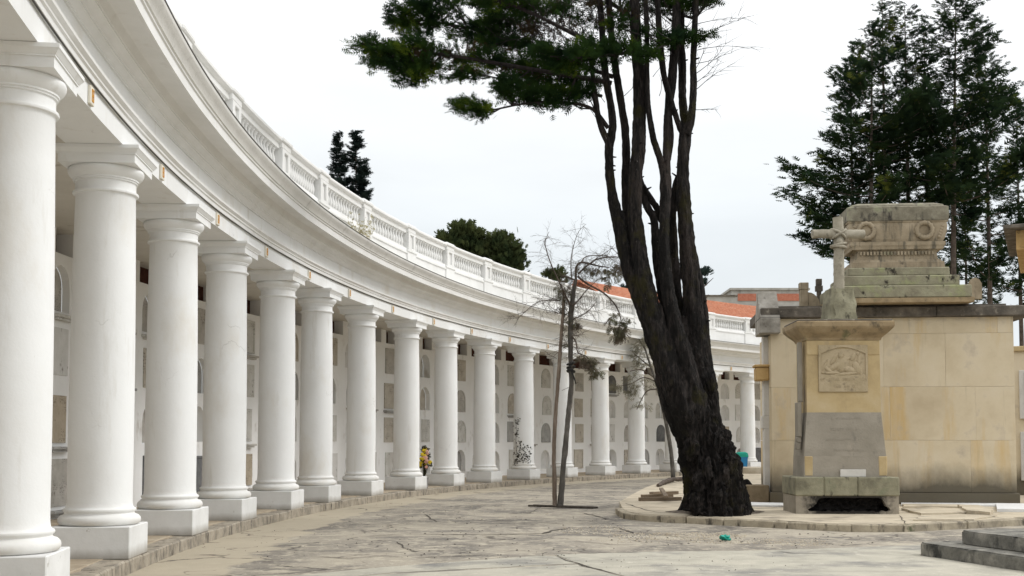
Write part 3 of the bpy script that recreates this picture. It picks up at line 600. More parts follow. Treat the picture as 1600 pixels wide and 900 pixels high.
for j in range(ncol):
    for k in range(4):
        zc = .72 + k * ROW; s0, s1 = j * PIT, (j + 1) * PIT; z0 = 0 if k == 0 else zc - ROW / 2; z1 = WTOP if k == 3 else zc + ROW / 2
        sc = (s0 + s1) / 2 + wr.uniform(-.1, .1); zc += wr.uniform(-.04, .04)
        typ = wr.choices(['niche', 'rect', 'archf', 'rectf', 'tall'], [.42, .22, .12, .12, .12])[0]
        dep = wr.uniform(.14, .34)
        if typ == 'niche':
            lp = [(x + sc, z + zc) for x, z in arch_loop(.86, .98, True)]
            outer = [(s0, z0), (s1, z0), (s1, z1), (s0, z1)]
            tri = tessellate_polygon([[Vector((x, z, 0)) for x, z in outer], [Vector((x, z, 0)) for x, z in lp][::-1]])
            allp = outer + lp[::-1]; wb.add([wpt(x, z) for x, z in allp], tri); n = len(lp)
            wb.add([wpt(x, z) for x, z in lp] + [wpt(x, z, dep) for x, z in lp], [(i, (i + 1) % n, n + (i + 1) % n, n + i) for i in range(n)])
        else: wb.add([wpt(s0, z0), wpt(s1, z0), wpt(s1, z1), wpt(s0, z1)], [(0, 1, 2, 3)])
        plan.append((typ, sc, zc, dep))
wall = wb.obj('niche_wall', m_wall, colon)
for typ, sc, zc, dep in plan:
    t = T0W - sc / (R0 + RW)
    if typ == 'niche':
        inst('tablet', VAR['arch'], inward(t, -RW - dep - .03, ZP + zc), wall, TB[wr.choices([0, 1, 4, 6, 2], [3, 2, 3, 2, 1])[0]])
    else: inst('tablet', VAR[typ], inward(t, -RW - .005, ZP + zc), wall, TB[wr.choices(range(7), [3.4, 2.6, 2.4, 2.2, 1.6, 1.0, 2.6])[0]])
    if wr.random() < .16: inst('shelf', me_shelf, inward(t, -RW - .005, ZP + zc - .60), wall, TB[wr.choice([1, 6, 0])])
sweep([(-3.9, 5.4), (-3.9, 6.02), (-4.0, 6.02), (-4.0, 5.4)], wob=0).obj('attic_back', m_attic, colon)
sweep([(-3.5, 5.44), (-3.5, 5.499), (-3.95, 5.499), (-3.95, 5.44)], wob=0).obj('wall_top', m_wall, colon)
mb = MB(); mb.box((0, -.2, .26), (.42, .36, .52)); o = mb.obj('attic_pier', m_wall); me_ap = o.data; bpy.data.objects.remove(o)
for j in range(ncol):
    inst('attic_pier', me_ap, inward(T0W - (j * PIT + (.0 if j % 2 else .35)) / (R0 + RW), -RW, ZP + 5.5), colon)

# ------------------------------------------------------------------ foliage tools
def unit(a): return a / np.maximum(np.linalg.norm(a, axis=1, keepdims=True), 1e-9)
def frond_mesh(name, O, D, N_, L_, mat_, parent, wid=.16, fan=.8, smooth=None):
    """many flat conifer sprays: a tapering rib with three pairs of leaflets each"""
    O, D = np.asarray(O, float), unit(np.asarray(D, float)); S_ = unit(np.cross(D, np.asarray(N_, float))); L_ = np.asarray(L_, float)[:, None]
    U = np.cross(S_, D)
    tris = [np.stack([O - S_ * L_ * wid * .3, O + S_ * L_ * wid * .3, O + D * L_], 1)]
    for f, l in ((.08, .50), (.34, .44), (.58, .32)):
        for sgn in (-1, 1):
            b0 = O + D * L_ * f
            tip = b0 + (D * .62 + S_ * sgn * fan + U * .12 * sgn) * L_ * l
            tris.append(np.stack([b0 - D * L_ * wid * .55, b0 + D * L_ * wid * .55, tip], 1))
    T = np.stack(tris, 1).reshape(-1, 3); n = len(T) // 3
    me = bpy.data.meshes.new(name); me.vertices.add(len(T)); me.vertices.foreach_set('co', T.ravel().astype(np.float32))
    me.loops.add(n * 3); me.loops.foreach_set('vertex_index', np.arange(n * 3, dtype=np.int32)); me.polygons.add(n)
    me.polygons.foreach_set('loop_start', np.arange(0, n * 3, 3, dtype=np.int32)); me.polygons.foreach_set('loop_total', np.full(n, 3, dtype=np.int32))
    me.update(); me.validate()
    return mesh_obj(name, me, mat_, parent)

# ------------------------------------------------------------------ big leaning cypress
YT = 26.0
K = YT / F                                            # metres per photo pixel at the tree
tree = empty('cypress_tree', ground(1118, 800, IZ), label='huge leaning cypress with many dark stems from one thick trunk', cat='tree')
tree_loc = tree.location.copy()
def sub(mb_v): return [tuple(Vector(v) - tree_loc) for v in mb_v]
mb = MB()
edge = [(806, 1066, 1170), (797, 1071, 1167), (780, 1073, 1162), (750, 1071, 1158), (739, 1070, 1156), (715, 1066, 1150), (694, 1062, 1142), (661, 1053, 1126), (617, 1039, 1120), (583, 1033, 1114), (550, 1029, 1100), (520, 1034, 1092), (495, 1046, 1080)]
pts = [at((l + r) / 2, y, YT) for y, l, r in edge]; rad = [(r - l) / 2 * K for y, l, r in edge]
mb.tube(pts, [r * (.95 if e_[0] > 690 else .95 - .20 * min(1, (690 - e_[0]) / 70)) for r, e_ in zip(rad, edge)], 110, amp=.22, fl=9, seed=2.0, freq=2.1, step=.03)
# roots flare
for a in range(11):
    th = a / 11 * 6.283 + .3; base = ground(1118, 800, IZ)
    d = Vector((math.cos(th), math.sin(th) * .8, 0)); r0 = .12 + .07 * RNG.random()
    mb.tube([base + d * .42 + Vector((-.04, 0, 1.0)), base + d * .54 + Vector((0, 0, .45)), base + d * .66 + Vector((0, 0, .10)), base + d * .86 + Vector((0, 0, -.08))], [r0 * .9, r0 * 1.2, r0 * 1.15, r0 * .6], 12, amp=.25, seed=a, step=.06)
# bulges and burrs on the bole
for (x, y, r, dy) in [(1093, 755, 13, -.58), (1080, 700, 12, -.55), (1140, 725, 13, -.42), (1120, 690, 11, -.52), (1100, 650, 11, -.5), (1150, 770, 12, -.3), (1088, 785, 13, -.5), (1125, 778, 14, -.55), (1112, 600, 8, -.35), (1130, 745, 10, -.55), (1105, 735, 9, -.66)]:
    c = at(x, y, YT + dy); mb.tube([c + Vector((.05, 0, .30)), c + Vector((0, -.02, .10)), c + Vector((0, 0, -.12)), c + Vector((-.03, 0, -.30))], [r * K * .15, r * K * .8, r * K * .75, r * K * .15], 22, amp=.75, fl=3, seed=x, freq=3.2, step=.03)
ST = [  # path of (px, py, depth offset), radii px
 ([(1058, 640, -.2), (1030, 540, -.25), (1003, 470, -.25), (978, 405, -.2), (966, 345, -.2), (955, 295, -.2), (952, 250, -.2), (952, 225, -.2)], [22, 20, 17, 14, 12, 10, 9, 9]),
 ([(952, 228, -.2), (940, 200, -.25), (934, 178, -.3), (928, 140, -.35), (925, 100, -.4), (922, 55, -.4)], [7.5, 6.5, 6, 5.5, 5, 4]),
 ([(952, 228, -.2), (957, 190, -.15), (950, 140, -.1), (943, 90, 0), (940, 40, 0), (936, -15, 0)], [8.5, 8, 7.5, 7, 6.5, 6]),
 ([(1050, 600, .2), (1012, 470, .1), (990, 400, .05), (979, 330, .05), (978, 280, .05), (978, 222, .05), (972, 170, .05), (962, 110, .1), (955, 50, .1), (950, -20, .1)], [16, 14, 11, 9, 9, 9, 8, 8, 7, 7]),
 ([(1070, 640, -.35), (1035, 540, -.42), (1012, 460, -.4), (1000, 400, -.35), (993, 345, -.3), (992, 290, -.3), (998, 222, -.25), (999, 170, -.2), (998, 120, -.2), (994, 60, -.2), (991, -20, -.2)], [24, 20, 16, 15, 14, 13, 13.5, 13, 12, 11, 10]),
 ([(1060, 560, -.1), (1040, 470, -.15), (1026, 400, -.1), (1022, 345, -.1), (1012, 325, -.1), (1004, 300, -.1), (998, 275, -.2)], [15, 12, 9, 8, 8, 8, 8]),
 ([(1004, 290, -.15), (1016, 310, -.1), (1026, 325, 0), (1034, 345, .1)], [6, 6.5, 7, 7]),
 ([(1085, 640, -.3), (1062, 540, -.4), (1046, 470, -.4), (1038, 400, -.35), (1038, 345, -.3), (1040, 300, -.25), (1040, 275, -.2)], [22, 18, 13, 11, 10, 11, 11]),
 ([(1040, 290, -.2), (1032, 252, -.2), (1020, 212, -.25), (1012, 160, -.3), (1011, 110, -.3), (1011, 60, -.3), (1008, -20, -.3)], [8, 7, 6.5, 6, 5.5, 5.5, 5]),
 ([(1041, 285, -.2), (1042, 235, -.15), (1043, 185, -.1), (1049, 130, -.1), (1055, 70, -.1), (1058, -20, -.1)], [9, 8.5, 8, 9, 9, 8]),
 ([(1046, 250, -.1), (1050, 215, -.1), (1049, 195, 0), (1047, 170, .05)], [4, 4, 3.5, 3]),
 ([(1098, 620, 0), (1088, 520, -.05), (1080, 450, -.05), (1074, 380, -.05), (1069, 320, -.05), (1067, 268, -.05), (1070, 215, -.05), (1072, 195, -.05)], [22, 19, 17, 16, 14, 12, 12, 13]),
 ([(1052, 330, .1), (1056, 295, .05), (1062, 275, 0)], [9, 9, 8]),
 ([(1058, 560, .25), (1056, 480, .2), (1052, 400, .15), (1050, 340, .1), (1054, 300, .1)], [16, 14, 11, 10, 9]),
 ([(1070, 215, -.05), (1058, 188, -.1), (1046, 150, -.15), (1037, 115, -.2), (1031, 60, -.25), (1026, -20, -.3)], [7, 6.5, 6.5, 6.5, 6, 6]),
 ([(1072, 205, 0), (1067, 160, .1), (1066, 110, .15), (1064, 50, .15), (1062, -20, .2)], [9, 9, 8.5, 8, 8]),
 ([(1072, 210, -.1), (1081, 180, -.1), (1083, 130, -.1), (1084, 70, -.1), (1088, -20, -.1)], [9, 8, 7, 6.5, 6]),
 ([(1098, 640, .1), (1096, 540, .1), (1092, 470, .05), (1086, 420, 0), (1080, 385, 0)], [20, 16, 14, 12, 10]),
 ([(1113, 665, -.05), (1107, 600, -.05), (1102, 540, 0), (1099, 480, .05), (1094, 430, .1)], [15, 12, 10, 8, 5]),
]
for i, (pth, rr) in enumerate(ST):
    if pth[0][1] >= 555: pth = [((pth[0][0] + 1095) / 2 + 8, pth[0][1] + 85, pth[0][2] * .2)] + pth; rr = [rr[0] * .35] + rr
    mb.tube([at(x, y, YT + d * 1.5) for x, y, d in pth], [r * K * (.98 if q_[1] > 540 else (.80 if q_[1] > 430 else .73)) for r, q_ in zip(rr, pth)], 26, amp=.22, fl=4, seed=i * 3.7, freq=2.4, step=.05)
# stubs of lopped branches
for i in range(60):
    pth, rr = ST[RNG.randrange(len(ST))]; k = RNG.randrange(len(pth) - 1); u = RNG.random()
    x = pth[k][0] * (1 - u) + pth[k + 1][0] * u; y = pth[k][1] * (1 - u) + pth[k + 1][1] * u; d = pth[k][2] * 1.5; r = rr[k] * K * .8
    th = RNG.uniform(0, 6.283); c = at(x, y, YT + d); dv = Vector((math.cos(th), math.sin(th), RNG.uniform(-.1, .5)))
    mb.tube([c + dv * r * .7, c + dv * (r + RNG.uniform(.03, .10))], [.028, .012], 5)
for x0, x1, d in [(936, 900, 0), (950, 930, .1), (991, 960, -.3), (1008, 1000, -.4), (1058, 1040, -.1), (1026, 1010, -.4), (1062, 1050, .3), (1088, 1100, -.1)]: mb.tube([at(x0, -10, YT + d * 1.2), at((x0 + x1) / 2, -100, YT + d), at(x1, -210, YT + d)], [.085, .06, .015], 8, amp=.1, seed=x0, step=.2)
mb.v = sub(mb.v); mb.obj('trunk', m_bark, tree, smooth=75)
mb = MB(); sv, sf = [(0, 0, .05)], []
for k in range(40):
    a = k * 2 * math.pi / 40
    for j, (r, z) in enumerate([(.75, .06), (.95, .025), (1.15, .004)]): rr_ = r * (1 + .16 * noise.noise(Vector((math.cos(a) * 1.5, math.sin(a) * 1.5, j)))); sv.append((rr_ * math.cos(a), rr_ * .8 * math.sin(a), z + .02 * noise.noise(Vector((a * 3, j, 2)))))
for k in range(40):
    n0, n1 = 1 + k * 3, 1 + ((k + 1) % 40) * 3; sf.append((0, n0, n1))
    for j in range(2): sf.append((n0 + j, n0 + j + 1, n1 + j + 1, n1 + j))
mb.add(sv, sf); mb.obj('soil', m_soil, tree, smooth=60)

# limbs and foliage of the canopy reaching left
limbs = [([(950, 200, -.3), (925, 170, -.5), (880, 160, -.8), (820, 162, -1.0), (765, 172, -1.2), (720, 170, -1.3)], [6, 5, 4, 3, 2.2, 1]),
 ([(955, 130, -.1), (900, 120, -.3), (830, 108, -.5), (760, 96, -.8), (690, 85, -1.0), (620, 82, -1.2), (560, 66, -1.3)], [8, 7, 6, 5, 4, 3, 1.2]),
 ([(958, 120, .2), (900, 100, .4), (820, 70, .5), (750, 48, .5), (690, 36, .4), (640, 30, .3)], [7, 6, 5, 4, 3, 1.5]),
 ([(965, 90, -.3), (900, 55, -.8), (840, 25, -1.2), (780, 0, -1.5), (720, -25, -1.8)], [7, 6, 4.5, 3.5, 2]),
 ([(940, 150, .3), (890, 140, .8), (840, 133, 1.2), (790, 125, 1.4), (720, 110, 1.6), (660, 105, 1.7)], [5, 4.5, 4, 3, 2, 1]),
 ([(1000, 80, -.5), (960, 85, -1.2), (910, 90, -1.8), (860, 88, -2.2)], [5, 4, 3, 1.5]),
 ([(1050, 60, -.3), (1030, 75, -.9), (1005, 80, -1.3)], [4, 3, 1.5]), ([(1060, 40, .1), (1090, 55, -.1), (1105, 56, -.2)], [3, 2, 1]),
 ([(990, 30, .5), (930, -10, 1.0), (850, -30, 1.5)], [6, 5, 3]), ([(1085, 30, .3), (1110, 0, .5), (1130, -20, .6)], [4, 3, 2])]
mb = MB()
for i, (pth, rr) in enumerate(limbs):
    mb.tube([at(x, y, YT + d) for x, y, d in pth], [r * K * .55 for r in rr], 8, amp=.15, seed=i + 80, freq=2, step=.12)
def twig(mb, p, d, L_, r, depth, seed, droop=0.0, sides=3):
    """a bare curved twig with side twigs"""
    rg = random.Random(seed); pts = [p]; dd = d.normalized(); n = 5
    for k in range(n):
        dd = (dd + Vector((rg.uniform(-.22, .22), rg.uniform(-.22, .22), rg.uniform(-.12, .2) - droop))).normalized(); pts.append(pts[-1] + dd * L_ / n)
        if depth and k > 0:
            for _ in range(2):
                sd = (dd + Vector((rg.uniform(-.9, .9), rg.uniform(-.9, .9), rg.uniform(-.5, .7)))).normalized()
                twig(mb, pts[-1], sd, L_ * rg.uniform(.3, .55), r * .5, depth - 1, rg.random(), droop)
    mb.tube(pts, [r * (1 - .8 * k / n) for k in range(n + 1)], sides, cap=False)
    return pts
# dead inner twigs at the top of the crown and the bare spray on the right
for i in range(46):
    x = RNG.uniform(830, 1060); y = RNG.uniform(-10, 90) + max(0, (960 - x) * .1); p = at(x, y, YT + RNG.uniform(-1.0, 1.0))
    twig(mb, p, Vector((RNG.uniform(-1, .3), RNG.uniform(-.6, .6), RNG.uniform(-.1, .6))), RNG.uniform(.7, 1.5), .014, 2, i)
for i, (x, y, dx, dz, l) in enumerate([(1082, 40, 1, .5, 1.2), (1082, 60, 1, .42, 1.1), (1083, 80, 1, .28, 1.3), (1080, 130, .6, 1.3, 1.5), (1083, 118, 1, .45, 1.0), (1080, 145, 1, .55, 1.0), (1083, 100, 1, .3, .9), (1084, 30, 1, .8, .9), (1080, 172, 1, .12, .55), (1082, 70, 1, .6, 1.2), (1078, 135, 1, .7, .8)]):
    twig(mb, at(x, y, YT - .2), Vector((dx, RNG.uniform(-.2, .2), dz)), l, .011, 1, 300 + i, droop=.06)
for i, (x, y) in enumerate([(935, 190), (945, 160), (975, 150), (1010, 170), (1030, 150), (1020, 120), (1010, 95), (1035, 60), (1070, 70)]):
    twig(mb, at(x, y, YT - .2), Vector((RNG.uniform(-1, 1), -.3, .5)), .6, .009, 1, 400 + i)
clumps = [  # px, py, rx, ry, depth, count, lean
 (575, 70, 26, 12, -1.3, 150, -1), (600, 82, 32, 18, -1.2, 330, -1), (632, 92, 36, 22, -1.1, 420, -1), (655, 78, 30, 18, -1.0, 300, -.6), (650, 112, 34, 16, -1.0, 300, -.6), (640, 125, 22, 10, -1.1, 120, -.4), (670, 110, 18, 12, -1, 130, -.5), (590, 98, 16, 9, -1.2, 100, -1),
 (640, 20, 34, 20, .3, 420, -1), (670, 15, 30, 22, .3, 360, -.6), (620, 35, 18, 9, .3, 120, -1), (655, 48, 26, 12, .4, 200, -.6), (690, 34, 22, 10, .4, 150, -.4), (706, 14, 11, 9, .2, 90, -.2), (690, 0, 25, 10, .3, 100, -.3),
 (695, 82, 22, 8, -.8, 90, -.6), (720, 100, 24, 8, .9, 120, -.6), (735, 115, 24, 9, 1.4, 170, -.6), (715, 118, 12, 6, 1.5, 60, -.6), (755, 92, 30, 10, -.7, 200, -.6),
 (748, 50, 26, 20, .5, 330, -.6), (770, 36, 26, 16, .5, 260, -.4), (790, 28, 26, 9, .4, 190, -.3), (720, 55, 18, 8, .5, 90, -.6), (785, 60, 30, 14, .4, 260, -.5), (770, 70, 30, 10, .2, 180, -.5), (815, 38, 24, 10, .3, 170, -.2), (825, 70, 26, 10, 0, 180, -.5),
 (760, 5, 30, 10, -1.4, 230, -.8), (800, 8, 30, 12, -1.3, 260, -.5), (835, 18, 26, 14, -1.0, 200, -.4), (870, 20, 30, 14, -.6, 120, -.3), (780, -8, 50, 10, -1.3, 200, -.5),
 (800, 100, 36, 12, -.2, 280, -.6), (840, 110, 36, 14, 0, 300, -.5), (880, 118, 34, 14, .2, 260, -.4), (830, 128, 40, 10, 1.0, 260, -.5), (870, 140, 36, 12, .9, 260, -.4), (910, 130, 28, 14, .4, 200, -.3),
 (860, 82, 28, 9, -2.0, 320, -1), (885, 92, 32, 12, -1.8, 380, -.6), (915, 80, 22, 12, -1.6, 260, -.3), (900, 100, 40, 10, -1.4, 300, -.4), (945, 88, 22, 14, -1.2, 240, -.2), (950, 70, 12, 8, -1.2, 90, 0),
 (800, 135, 26, 14, -.9, 260, -.8), (815, 150, 26, 12, -1, 260, -.5), (795, 132, 14, 10, -.9, 90, -.8), (845, 155, 30, 9, -.9, 200, -.4), (875, 150, 28, 10, -.6, 200, -.3), (905, 148, 24, 10, -.4, 170, -.2), (862, 166, 10, 7, -.9, 60, -.1), (890, 160, 14, 7, -.8, 80, -.1),
 (740, 170, 22, 7, -1.3, 160, -1), (722, 163, 16, 5, -1.3, 80, -1), (755, 176, 14, 6, -1.3, 80, -.6), (738, 160, 10, 4, -1.2, 40, -.6),
 (980, 75, 20, 10, -1.0, 160, -.2), (1005, 85, 18, 9, -1.3, 170, .2), (965, 38, 16, 9, -.6, 110, -.2), (1015, 52, 12, 7, -.6, 80, 0), (1040, 68, 14, 7, -.6, 110, 0), (1060, 62, 14, 7, -.4, 110, 0), (1080, 58, 14, 6, -.3, 90, .4), (1100, 56, 8, 4, -.3, 35, .8),
 (1060, 10, 34, 14, .1, 260, 0), (1090, 2, 24, 9, .2, 190, .5), (1108, -4, 14, 7, .3, 80, .8), (1010, 10, 24, 10, .4, 70, 0), (980, 20, 20, 10, 0, 70, 0), (925, 40, 24, 12, .3, 90, -.2), (900, 10, 40, 12, .5, 120, -.3), (950, 0, 40, 10, .4, 100, 0), (1030, -5, 50, 8, .3, 150, 0)] + [(x, y, 55, 26, dd, 130, (x - 990) / 300) for x, y, dd in [(800, -50, -.8), (880, -60, .6), (960, -60, -.5), (1040, -60, .4), (1110, -50, 0), (850, -110, .3), (930, -120, -.6), (1010, -120, .6), (1080, -110, -.2), (900, -170, 0), (980, -180, .3), (1050, -170, -.3), (960, -230, 0), (1010, -230, .2)]]
lpts = [at(x0 + (x1 - x0) * u, y0 + (y1 - y0) * u, YT + d0 + (d1 - d0) * u) for pth, _ in limbs for (x0, y0, d0), (x1, y1, d1) in zip(pth[:-1], pth[1:]) for u in (0, .33, .66)]
for (x, y, rx, ry, d, n_, lean) in clumps:
    c = at(x, y, YT + d)
    for _ in range(4):
        e = c + Vector((RNG.uniform(-1, 1) * rx * K * .8, RNG.uniform(-1, 1) * rx * K * .6, RNG.uniform(-.6, .7) * ry * K)); near = sorted(lpts, key=lambda p: (p - e).length + .9 * max(0, e.x - p.x))[RNG.randrange(3)]
        if (near - e).length < 3.0: mid = near.lerp(e, .5) + Vector((RNG.uniform(-.1, .1), RNG.uniform(-.1, .1), -.06)); mb.tube([near, mid, e], [.020, .014, .006], 4, cap=False, step=.2)
mb.v = sub(mb.v); mb.obj('branch', m_limb, tree)
def fill(cl, Y, k, size, dens=1.0, flat=.75):
    O, D, N_, L_ = [], [], [], []
    for (x, y, rx, ry, d, n, lean) in cl:
        c = np.array(at(x, y, Y + d)); n = max(4, int(n * dens))
        ns = max(2, n // 10); sq = unit(NP.normal(size=(ns, 3))) * (NP.random((ns, 1)) ** .4); q = sq[NP.integers(0, ns, n)]
        off = q * np.array([rx * k, rx * k * .8, ry * k]) + NP.normal(size=(n, 3)) * np.array([.11, .10, .05]) * (size / .24)
        O.append(c + off); dr = q * np.array([.9, .9, .45]) + np.array([lean * .7, 0, .28]) + NP.normal(size=(n, 3)) * .35
        D.append(dr); N_.append(np.array([0, 0, 1]) + NP.normal(size=(n, 3)) * flat); L_.append(size * NP.uniform(.55, 1.25, n))
    return [np.concatenate(a) for a in (O, D, N_, L_)]
O, D, N_, L_ = fill(clumps, YT, K, .20, 1.35)
frond_mesh('crown', O - np.array(tree_loc), D, N_, L_, m_leaf, tree, wid=.14)
O, D, N_, L_ = fill([(665, 95, 40, 20, -1.0, 120, -.5), (720, 85, 34, 10, -.6, 130, -.4), (780, 95, 60, 18, 0, 160, -.4), (860, 40, 60, 25, -.2, 160, 0), (840, 120, 60, 18, .4, 150, -.3), (940, 25, 60, 25, 0, 120, 0), (830, 45, 14, 8, -.4, 60, 0), (790, 110, 30, 8, 1, 60, -.4)], YT, K, .2)
frond_mesh('browned_foliage', O - np.array(tree_loc), D, N_, L_, m_leafb, tree, wid=.14)

# ------------------------------------------------------------------ conifers behind
def conifer(name, base, H, Rb, zc, label, group, mfol, seed, up=.35, dens=1.0, fl=.50, sparse=None, top=0.06, lean=(0, 0), trunk=None, gap=None, pw=.95):
    """gap: (z0,z1,keep) where branches are mostly bare"""
    rg = random.Random(seed); t = empty(name, base, label=label, cat='tree', group=group)
    mb = MB(); r0 = trunk or H * .0095
    ax = lambda z: Vector((lean[0] * (z / H) ** 1.5, lean[1] * (z / H) ** 1.5, z))
    mb.tube([ax(H * k / 12) for k in range(13)], [r0 * (1 - .93 * k / 12) for k in range(13)], 8, amp=.08, seed=seed)
    O, D, N_, L_ = [], [], [], []; z = zc
    while z < H:
        u = (z - zc) / (H - zc); R_ = Rb * (top + (1 - top) * (1 - u) ** pw) * (.55 + .45 * min(1, u * 5 + .2)) * rg.uniform(.5, 1.2)
        az = rg.uniform(0, 6.283); hd = Vector((math.cos(az), math.sin(az) * .9, 0)); p0 = ax(z); pts = [p0]; tilt = up + .35 * u
        for k in range(1, 7):
            v = k / 6; pts.append(p0 + hd * R_ * v + Vector((0, 0, R_ * (tilt * v * v * .9 - .10 * v))))
        mb.tube(pts, [max(.008, r0 * .22 * (1 - u * .6) * (1 - .85 * k / 6)) for k in range(7)], 4, cap=False)
        bare = gap is not None and gap[0] < z < gap[1] and rg.random() > gap[2]
        nf = int((15 + R_ * 36) * dens)
        if bare:
            for _ in range(5):
                v = rg.uniform(.2, .95); i = min(5, int(v * 6)); p = pts[i].lerp(pts[i + 1], v * 6 - i)
                mb.tube([p, p + Vector((rg.uniform(-.5, .5), rg.uniform(-.5, .5), rg.uniform(-.1, .4)))], [.012, .004], 3, cap=False)
            nf = int(nf * .12)
        for _ in range(nf):
            v = 1 - .8 * rg.random() ** 1.4; i = min(5, int(v * 6)); p = pts[i].lerp(pts[i + 1], v * 6 - i)
            sp = R_ * .12 * (1.25 - v) + .13
            O.append(p + Vector((rg.gauss(0, sp), rg.gauss(0, sp), rg.gauss(.03, .07))))
            D.append(hd * .95 + Vector((rg.gauss(0, .5), rg.gauss(0, .5), rg.gauss(.25, .25)))); N_.append((rg.gauss(0, .35), rg.gauss(0, .35), 1)); L_.append(fl * rg.uniform(.55, 1.2) * (1 - .45 * u))
        z += (.21 + .26 * rg.random()) * (1 if u < .7 else .65) * (H / 20) / max(.6, dens)
    mb.obj('trunk', m_twig if trunk is None else m_bark, t)
    frond_mesh('crown', O, D, N_, L_, mfol, t, wid=.22)
    return t
GR = 'tall conifers behind the tombs'
def conif_at(px, ytop, Y, Rb_px, zc_px, label, seed, **kw):
    g = at(px, 691, Y); g.z = 0; H = at(px, ytop, Y).z; zc = at(px, zc_px, Y).z
    conifer('conifer_tree', g, H, Rb_px * Y / F, zc, label, GR, m_con, seed, **kw)
conif_at(1362, 40, 47, 190, 410, 'leftmost tall conifer, its branches sweeping out left behind the stone cross', 3, fl=.50, gap=(0, 8, .8), lean=(.3, 0), dens=1.25)
conif_at(1390, -2, 49, 130, 360, 'conifer with the highest pointed top in the left of the clump', 8, fl=.50, gap=(0, 12.5, .2), dens=1.15)
conif_at(1426, 10, 50, 115, 350, 'slim conifer in the middle of the clump above the sarcophagus', 12, fl=.50, gap=(0, 13, .22), dens=1.1)
conif_at(1338, 100, 48, 105, 360, 'lower conifer at the left edge of the clump behind the leaning tree', 17, fl=.50, gap=(0, 9, .4), dens=1.1)
conif_at(1490, -22, 48, 160, 350, 'tallest dark conifer in the right of the clump, its tip leaving the frame', 21, fl=.50, up=.5, gap=(0, 11, .5), dens=1.35, lean=(.5, 0))
conif_at(1552, 75, 51, 160, 470, 'broad conifer at the right with trunks showing below its crown', 26, fl=.50, up=.6, gap=(0, 8.5, .5), dens=1.2)
conif_at(1600, 170, 54, 110, 480, 'conifer at the right edge of the picture behind the tomb roof', 31, fl=.50, up=.5, gap=(0, 7, .5), dens=1.1)
conif_at(1456, 45, 52, 110, 340, 'narrow conifer filling the space between the two tallest ones', 44, fl=.5, gap=(0, 12, .35), dens=1.1)
conif_at(1515, 250, 60, 60, 470, 'thin sparse conifer low between the trunks on the right', 35, fl=.5, gap=(0, 6, .4))
for i, (px, yt, rb, lb) in enumerate([(526, 208, 27, 'left one of two far conifers rising above the balustrade'), (553, 206, 33, 'right one of two far conifers rising above the balustrade')]):
    Y = 82; g = at(px, 691, Y); g.z = 0
    conifer('far_conifer', g, at(px, yt, Y).z, rb * Y / F * 1.25, at(px, 400, Y).z, lb, 'far conifers behind the gallery', m_far, 50 + i, up=.75, fl=.75, dens=1.7, top=.03, pw=1.25)
def round_tree(name, px, py, Y, cl, label, seed, mfol=m_rnd, size=.55):
    g = at(px, 691, Y); g.z = 0; t = empty(name, g, label=label, cat='tree', group='round trees behind the gallery')
    mb = MB(); top = at(px, py, Y).z; mb.tube([(0, 0, 0), (.1, 0, top * .5), (0, .1, top * .9)], [.3, .2, .05], 8, amp=.1, seed=seed)
    for k in range(14):
        z = top * (.5 + .03 * k); a = k * 2.4; mb.tube([(0, 0, z), (math.cos(a) * 1.0, math.sin(a) * 1.0, z + .9)], [.07, .02], 4, cap=False)
    mb.obj('trunk', m_twig, t)
    O, D, N_, L_ = fill(cl, Y, Y / F, size, 1.0, 1.0); D[:, 2] += .5
    frond_mesh('crown', O - np.array(g), D, N_, L_, mfol, t, wid=.3)
round_tree('round_tree', 722, 350, 88, [(720, 362, 14, 14, 0, 260, 0), (735, 372, 18, 14, 0, 300, 0), (705, 374, 16, 12, 0, 260, 0), (728, 390, 26, 18, 0, 600, 0), (708, 395, 24, 18, 0, 450, 0), (745, 400, 22, 20, 0, 420, 0), (725, 420, 40, 24, .5, 500, 0), (694, 378, 8, 6, 0, 60, 0)], 'left of two rounded green trees above the balustrade', 5)
round_tree('round_tree', 787, 366, 88, [(786, 377, 13, 12, 0, 230, 0), (798, 388, 15, 14, 0, 260, 0), (772, 388, 15, 13, 0, 260, 0), (786, 402, 26, 20, 0, 600, 0), (803, 412, 14, 18, 0, 260, 0), (780, 430, 34, 26, 0, 600, 0), (766, 378, 7, 6, 0, 60, 0)], 'right of two rounded green trees above the balustrade', 6)
round_tree('round_tree', 866, 420, 88, [(862, 432, 8, 8, 0, 120, 0), (870, 428, 7, 6, 0, 90, 0), (866, 450, 16, 14, 0, 220, 0)], 'small green treetop just over the balustrade behind the bare saplings', 7)
round_tree('round_tree', 985, 448, 96, [(984, 455, 9, 6, 0, 110, 0), (990, 468, 12, 8, 0, 150, 0), (975, 463, 8, 6, 0, 80, 0)], 'dark treetop peeping out just left of the big cypress trunk', 8, m_far)
round_tree('round_tree', 1098, 418, 96, [(1096, 428, 7, 4, 0, 60, .4), (1092, 440, 8, 8, 0, 80, 0)], 'dark treetop peeping out just right of the big cypress trunk', 9, m_far)

